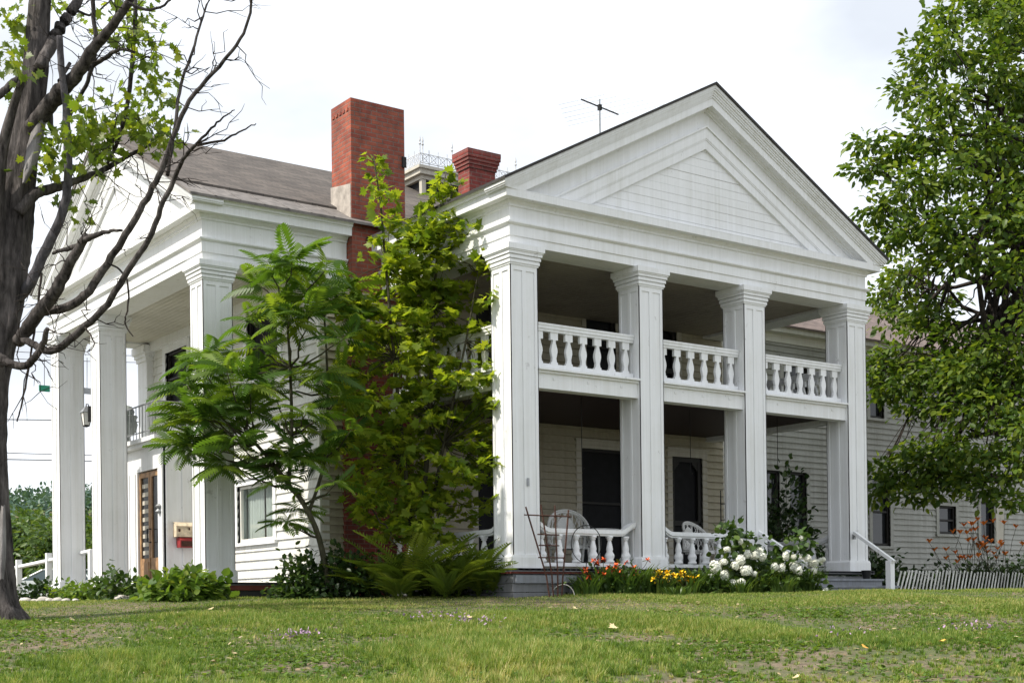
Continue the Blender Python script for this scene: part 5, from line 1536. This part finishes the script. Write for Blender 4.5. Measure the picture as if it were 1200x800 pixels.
# lantern on the second pillar
ln = thing('wall_lantern', 'glass wall lantern with black frame on the second pillar of the left portico', 'lantern', (-3.05, 9.25, 3.7))
lx, ly = -3.2, 9.34
l_ = MB()
l_.box(lx - .03, 9.147, 3.62, lx + .03, 9.16, 3.92)
l_.tube([(lx, 9.15, 3.86), (lx, 9.22, 3.96), (lx, ly, 3.98), (lx, ly, 3.92)], .010, 6)
for a in range(4):
    t = a * math.pi / 2 + math.pi / 4
    l_.tube([(lx + .11 * math.cos(t), ly + .11 * math.sin(t), 3.82), (lx + .07 * math.cos(t), ly + .07 * math.sin(t), 3.58)], .007, 5)
l_.build('frame', 'black_metal', ln)
MB().frustum(lx, ly, [(.135, 3.82), (.12, 3.84), (.05, 3.91), (.03, 3.93), (.012, 3.96)], 4, math.pi / 4).build('hood', 'gray_metal', ln)
MB().frustum(lx, ly, [(.065, 3.582), (.103, 3.818)], 4, math.pi / 4).build('glass', 'curtain_cloth', ln)
MB().frustum(lx, ly, [(.02, 3.54), (.075, 3.56), (.075, 3.578)], 4, math.pi / 4).build('base', 'black_metal', ln)
# urn on the little balcony
ur = thing('planter_urn', 'gray urn planter standing on the small balcony over the door', 'urn', (-2.25, 9.75, 3.302))
MB().frustum(-2.25, 9.75, [(.13, 3.302), (.13, 3.34), (.07, 3.38), (.06, 3.46), (.17, 3.56), (.20, 3.70), (.17, 3.80), (.20, 3.84), (.20, 3.87), (.14, 3.86)], 16).frustum(-2.25, 9.75, [(.12, 3.861), (.15, 3.95), (.10, 4.05), (.02, 4.08)], 10).build('urn', 'urn_gray', ur, smooth=True)
# black bucket on the steps
bq = thing('bucket', 'black plastic pot standing on the porch step by the last pillar', 'pot', (7.62, -.56, .336))
MB().frustum(7.62, -.27, [(.060, .462), (.085, .60), (.092, .60), (.092, .615), (.080, .615), (.078, .58), (.02, .57)], 20).build('pot', 'pot_black', bq, smooth=False)
# plant hooks hanging from the lower porch ceiling
hk_lab = ['thin black hanging hook in the left porch bay', 'thin black hanging hook in the middle porch bay', 'thin black hanging hook in the right porch bay']
for k, (x, y, z) in enumerate(((2.05, .9, 2.3), (4.55, 1.0, 2.35), (6.62, .9, 2.55))):
    h = thing('hanging_hook', hk_lab[k], 'hook', (x, y, 3.42), 'hooks hanging from the porch ceiling')
    MB().tube([(x, y, 3.42), (x, y, z), (x + .03, y, z - .05), (x + .06, y, z - .02)], .006, 5).build('wire', 'black_metal', h)

# TV antenna on the ridge
an = thing('tv_antenna', 'thin metal television antenna on the roof ridge', 'antenna', (4.0, 2.68, 8.5))
MB().tube([(4.0, 2.68, 8.5), (4.0, 2.68, 9.22)], .016, 8).build('mast', 'gray_metal', an)
bmd = np.array((.72, -.69, 0)); el_ = np.array((.69, .72, 0))
b0 = np.array((4.0, 2.68, 9.08)); bm_ = MB().tube([tuple(b0 - bmd * .34 + (0, 0, .16)), tuple(b0 + bmd * .34 + (0, 0, -.16))], .014, 6)
bm_.box(3.97, 2.65, 9.02, 4.03, 2.71, 9.12); bm_.build('boom', 'black_metal', an)
ac = np.array((.84, .54, .18)); ac /= np.linalg.norm(ac)
for k, (t, L) in enumerate(((-.33, .42), (-.2, .5), (-.06, .62), (.08, .72), (.2, .8), (.33, .9))):
    c = b0 + bmd * t + np.array((0, 0, -.47 * t))
    MB().tube([tuple(c - np.array((c_, -s_, .22)) * L), tuple(c + np.array((c_, -s_, .20)) * L)], .0038, 4).build('element', 'iron_white', an)

# ------------------------------------------------------------------ beyond the left portico: rail, car, wires
rf = thing('rail_fence', 'white post and rail fence beyond the left portico', 'fence', tuple(at(23, 690, 30)))
A1, A2, A3 = at(22, 664, 30), at(57, 656.5, 29), at(107, 645, 27.2)
for p in (A1, A2, A3):
    MB().box(p[0] - .055, p[1] - .055, .15, p[0] + .055, p[1] + .055, p[2] + (.16 if p is not A3 else .02)).build('post', 'white_paint', rf)
MB().tube([A1 + (A1 - A2) * .3, A1, A2, A3], .042, 8).build('rail', 'white_paint', rf)

def car(label, c, rz):
    t = thing('parked_car', label, 'car', tuple(c))
    cc, ss = math.cos(rz), math.sin(rz)
    M = Matrix(((cc, -ss, 0, c[0]), (ss, cc, 0, c[1]), (0, 0, 1, c[2]), (0, 0, 0, 1)))
    side = [(-2.2, .35), (-2.25, .60), (-2.18, .88), (-1.5, .97), (-.95, 1.0), (2.0, 1.0), (2.2, .85), (2.25, .5), (2.2, .32)]
    MB(M).prism(side, 'y', -.86, .86).build('body', 'car_paint', t)
    cab = MB(M)
    lo_, hi = [(-1.0, -.82), (1.95, -.82), (1.95, .82), (-1.0, .82)], [(-.15, -.62), (1.45, -.62), (1.45, .62), (-.15, .62)]
    cab.add([(p[0], p[1], 1.0005) for p in lo_] + [(p[0], p[1], 1.44) for p in hi], [(0, 1, 5, 4), (1, 2, 6, 5), (2, 3, 7, 6), (3, 0, 4, 7)])
    cab.build('windows', 'car_glass', t)
    rfm = MB(M); rfm.prism([(-.22, 1.4405), (1.52, 1.4405), (1.35, 1.50), (-.05, 1.50)], 'y', -.64, .64)
    for x0, x1 in ((-1.0, -.15), (.62, .62), (1.95, 1.45)):
        for sgn in (-1, 1): rfm.tube([(x0, sgn * .825, 1.0), (x1, sgn * .63, 1.45)], .035, 6)
    rfm.build('roof', 'car_paint', t)
    for x in (-1.38, 1.38):
        for y in (-.80, .80):
            w = MB(M).tube([(x, y - .1, .32), (x, y + .1, .32)], .32, 20).build('wheel', 'rubber', t)
            MB(M).tube([(x, y - .108, .32), (x, y + .108, .32)], .19, 14).build('rim', 'gray_metal', w)
    for y in (-.6, .6): MB(M).box(-2.27, y - .16, .66, -2.2, y + .16, .80).build('headlight', 'curtain_cloth', t)
    MB(M).box(-2.3, -.85, .36, -2.2505, .85, .52).box(2.2505, -.85, .36, 2.3, .85, .52).build('bumper', 'gray_metal', t)
    return t
pc = at(60, 690, 58); pc[2] = .42
car('pale parked car behind the white rail fence', pc, -.63)

pl = []
for k, (u, Y, nm) in enumerate(((-190, 46, 'wooden utility pole out beyond the left edge carrying the wires'), (520, 60, 'wooden utility pole behind the house carrying the wires'))):
    b = at(u, 700, Y); b[2] = .2
    p = thing('utility_pole', nm, 'utility pole', tuple(b), 'poles carrying the utility wires')
    zt = at(u, 380, Y)[2]
    MB().frustum(b[0], b[1], [(.16, 0), (.11, zt)], 12).build('pole', 'wood_pole', p)
    MB().box(b[0] - 1.0, b[1] - .05, zt - .5, b[0] + 1.0, b[1] + .05, zt - .38).build('crossarm', 'wood_pole', p)
    pl.append(b)
wl_ = ['upper faint utility wire left of the portico', 'second faint utility wire just under the upper one', 'single dark utility wire at mid height left of the portico', 'upper of the two low utility wires', 'lower of the two low utility wires']
for k, (v0, v1, r) in enumerate(((404, 416, .012), (414, 424, .012), (489, 494, .02), (526, 534, .016), (535, 541, .02))):
    a, m_, b = at(-190, v0 - 6, 46), at(60, v1 - 2, 50), at(520, v1 - 10, 60)
    w = MB().tube(smooth_path([a, at(-60, v0 + 1, 48), m_, at(280, v1 + 1, 55), b], [r] * 5, 5)[0], r, 5).build('utility_wire', 'wire', None)
    tag(w, wl_[k], 'wire', 'utility wires crossing behind the portico')
for k, (u, v, Y, m_) in enumerate(((52, 455, 49.5, 'sign_green'), (102, 458, 50.5, 'gray_metal'))):
    s = thing('hanging_sign', ['small green sign hanging from the wire left of the outer pillar', 'small gray box hanging from the wire between the two outer pillars'][k], 'sign', tuple(at(u, v, Y)))
    p = at(u, v, Y)
    MB().box(p[0] - .14 - .05 * (1 - k), p[1] - .03, p[2] - .11, p[0] + .14 + .05 * (1 - k), p[1] + .03, p[2] + .11).build('panel', m_, s)
    MB().tube([p + (0, 0, .11), at(u, 419 + 0.1 * k, Y)], .012, 5).build('hanger', 'wire', s)

# ------------------------------------------------------------------ stones, fallen leaves, grass
for k, (u, v, s) in enumerate(((30, 700, .10), (40, 701, .07), (50, 700, .11), (58, 700, .08), (68, 700, .09), (78, 699, .07), (143, 698, .12), (150, 699, .09), (88, 699, .06))):
    c = gp(u, v, 21.0 if u > 100 else 21.2)
    st = MB().frustum(0, 0, [(.5, -.2), (.95, .05), (1.0, .3), (.7, .62), (.25, .74)], 9)
    st.v = [(c[0] + (x * (1 + .2 * math.sin(9 * y + k))) * s, c[1] + y * s * .8, c[2] + z * s * 1.1) for x, y, z in st.v]
    tag(st.build('border_stone', 'stone', None, smooth=True), 'pale stone edging the plants along the left porch', 'stone', 'pale stones edging the left border')
lv = [(722, 733, 'large pale dry leaf on the lawn below the second pillar', 'dry_leaf', .17), (676, 712, 'small pale dry leaf near the top of the lawn bank', 'dry_leaf', .12), (550, 723, 'pale dry leaf beside the mauve flower patch on the lawn', 'dry_leaf', .11),
      (248, 713, 'flat pale leaf on the upper lawn at the left', 'dry_leaf', .14), (1011, 757, 'orange fallen leaf on the bare soil patch, left of the other', 'fallen_leaf', .12), (1106, 750, 'orange yellow fallen leaf on the right lawn', 'fallen_leaf', .12), (484, 756, 'rust orange fallen leaf on the near lawn left of the middle', 'fallen_leaf', .10), (936, 792, 'pale dry leaf close to the bottom edge of the lawn', 'dry_leaf', .10)]
for u, v, lab, m_, s in lv:
    d = at(u, v, 1.0) - np.array((CAMX, CAMY, 0)); t = 8.0
    for t in np.arange(8, 22, .02):
        q = np.array((CAMX, CAMY, 0)) + d * t
        if q[2] <= gz(q[0], q[1]) + .07: break
    q[2] = gz(q[0], q[1]) + .065
    A = unit(rng.normal(size=(1, 3)) * (1, 1, .1)); 
    o = scatter('fallen_leaf', m_, MAPLE * (1, 1, 3.0), MAPLE_F, q[None], frames(A, np.array([[-.25, -.45, .8]])), np.array([s * .68]), np.array([.5]))
    tag(o, lab, 'leaf', 'fallen leaves on the lawn')

def cam2w(X, Y): return CAMX + X * c_ + Y * s_, CAMY - X * s_ + Y * c_
def vnoise(x, y, sc, seed):
    r = np.random.default_rng(seed); G = r.random((64, 64))
    x, y = x * sc + 100, y * sc + 100
    xi, yi = np.floor(x).astype(int), np.floor(y).astype(int); fx, fy = x - xi, y - yi
    fx, fy = fx * fx * (3 - 2 * fx), fy * fy * (3 - 2 * fy)
    g = lambda a, b: G[a % 64, b % 64]
    return (g(xi, yi) * (1 - fx) + g(xi + 1, yi) * fx) * (1 - fy) + (g(xi, yi + 1) * (1 - fx) + g(xi + 1, yi + 1) * fx) * fy
def grass(n_tuft, blades, y0, y1, hmin, hmax, wid, dens_floor):
    Y = rng.uniform(y0, y1, n_tuft * 2); X = rng.uniform(-1, 1, len(Y)) * (.40 * Y + .6)
    x, y = cam2w(X, Y)
    dn = .6 * vnoise(x, y, 1.1, 1) + .4 * vnoise(x, y, 3.2, 2)
    keep = rng.random(len(Y)) < np.clip((dn - .30) * 2.8, dens_floor, 1)
    # keep clear of the house floor
    keep &= ~((x > -.05) & (x < 8.0) & (y > -.08)) & ~((x > -3.2) & (y > 3.8)) & ~((x > -1.2) & (y > 3.6))
    x, y, dn = x[keep], y[keep], dn[keep]
    lush = np.clip((vnoise(x, y, .8, 3) - .3) * 1.8, 0, 1)
    dry = np.clip((vnoise(x, y, .55, 4) - .55) * 2.2, 0, 1)
    Yk = (x - CAMX) * s_ + (y - CAMY) * c_
    dry = np.clip(dry + np.clip((Yk - 17.0) / 3.5, 0, 1) * .38, 0, 1)
    nb = np.maximum(2, (blades * (.45 + .8 * lush)).astype(int)); idx = np.repeat(np.arange(len(x)), nb); N = len(idx)
    a = rng.uniform(0, 6.283, N); tv = rng.normal(size=len(x)) * .19; big = rng.uniform(.5, 1.6, len(x)) * (.02 + .07 * lush)
    rr = rng.random(N) ** .7 * big[idx]
    bx, by = x[idx] + rr * np.cos(a), y[idx] + rr * np.sin(a)
    h = ((hmin + (hmax - hmin) * lush) * rng.uniform(.55, 1.25, len(x)))[idx] * rng.uniform(.5, 1.1, N)
    tilt = rng.uniform(.15, 1.0, N)
    S = np.stack((np.full(N, wid) * rng.uniform(.7, 1.3, N), h * tilt * 1.5, h * (1.05 - .35 * tilt)), -1)
    R = rotz(a - math.pi / 2 + rng.normal(size=N) * .5)
    P = np.stack((bx, by, gz(bx, by) - .004), -1)
    var = np.clip(.30 + .28 * lush[idx] * (1 - dry[idx]) + .42 * dry[idx] + tv[idx] + rng.normal(size=N) * .13, 0, 1)
    return P, R, S, var
parts = [grass(4600, 34, 9.6, 13.6, .050, .150, .0090, .16), grass(5200, 10, 9.6, 13.8, .03, .07, .0062, .35), grass(15000, 15, 13.2, 17.4, .038, .105, .0085, .35), grass(30000, 6, 16.8, 22.5, .028, .060, .009, 1.0)]
P, R, S, var = [np.concatenate([p[i] for p in parts]) for i in range(4)]
tag(scatter('grass', 'grass_blade', BLADE, BLADE_F, P, R, S, var), kind='stuff')
# dead leaves and straw lying in the grass
N = 2600
Y = rng.uniform(9.8, 19, N); X = rng.uniform(-1, 1, N) * .4 * Y; x, y = cam2w(X, Y)
a = rng.uniform(0, 6.283, N)
tag(scatter('leaf_litter', 'straw', OVAL, OVAL_F, np.stack((x, y, gz(x, y) + rng.uniform(.008, .035, N)), -1), frames(np.stack((np.cos(a), np.sin(a), rng.normal(size=N) * .2), -1), rvec(N) + np.array((0, 0, 1.2))),
    np.stack((rng.uniform(.012, .05, N), rng.uniform(.03, .075, N), np.full(N, .05)), -1), rng.random(N)), kind='stuff')
# broad-leaved weeds among the grass and small mauve clover patches
N = 5200
Y = rng.uniform(9.8, 17.5, N); X = rng.uniform(-1, 1, N) * .4 * Y; x, y = cam2w(X, Y)
k = vnoise(x, y, 1.5, 9) > .52; x, y = x[k], y[k]; n = len(x)
idx = np.repeat(np.arange(n), 4); a = rng.uniform(0, 6.283, len(idx))
A = np.stack((np.cos(a), np.sin(a), rng.uniform(.1, .7, len(idx))), -1)
P = np.stack((x[idx], y[idx], gz(x[idx], y[idx]) + .01), -1)
tag(scatter('weeds', 'leaf_hosta', OVAL, OVAL_F, P, frames(unit(A), np.tile((0, 0, 1.0), (len(idx), 1))), rng.uniform(.03, .075, len(idx)), np.clip(rng.normal(.35, .2, len(idx)), 0, 1)), kind='stuff')
def patch(u, v, w_, n):
    d = at(u, v, 1.0) - np.array((CAMX, CAMY, 0))
    for t in np.arange(8, 22, .02):
        q = np.array((CAMX, CAMY, 0)) + d * t
        if q[2] <= gz(q[0], q[1]) + .04: break
    X = q[0] + rng.normal(size=n) * w_; Yy = q[1] + rng.normal(size=n) * w_
    return np.stack((X, Yy, gz(X, Yy) + rng.uniform(.04, .085, n)), -1)
P = np.concatenate([patch(345, 743, .14, 60), patch(558, 728, .16, 60), patch(520, 722, .25, 60), patch(1150, 735, .2, 25), patch(990, 740, .25, 25)])
tag(scatter('clover_flowers', 'petal_mauve', OVAL, OVAL_F, P, frames(rvec(len(P)), rvec(len(P))), rng.uniform(.025, .05, len(P)), np.full(len(P), .5)), kind='stuff')
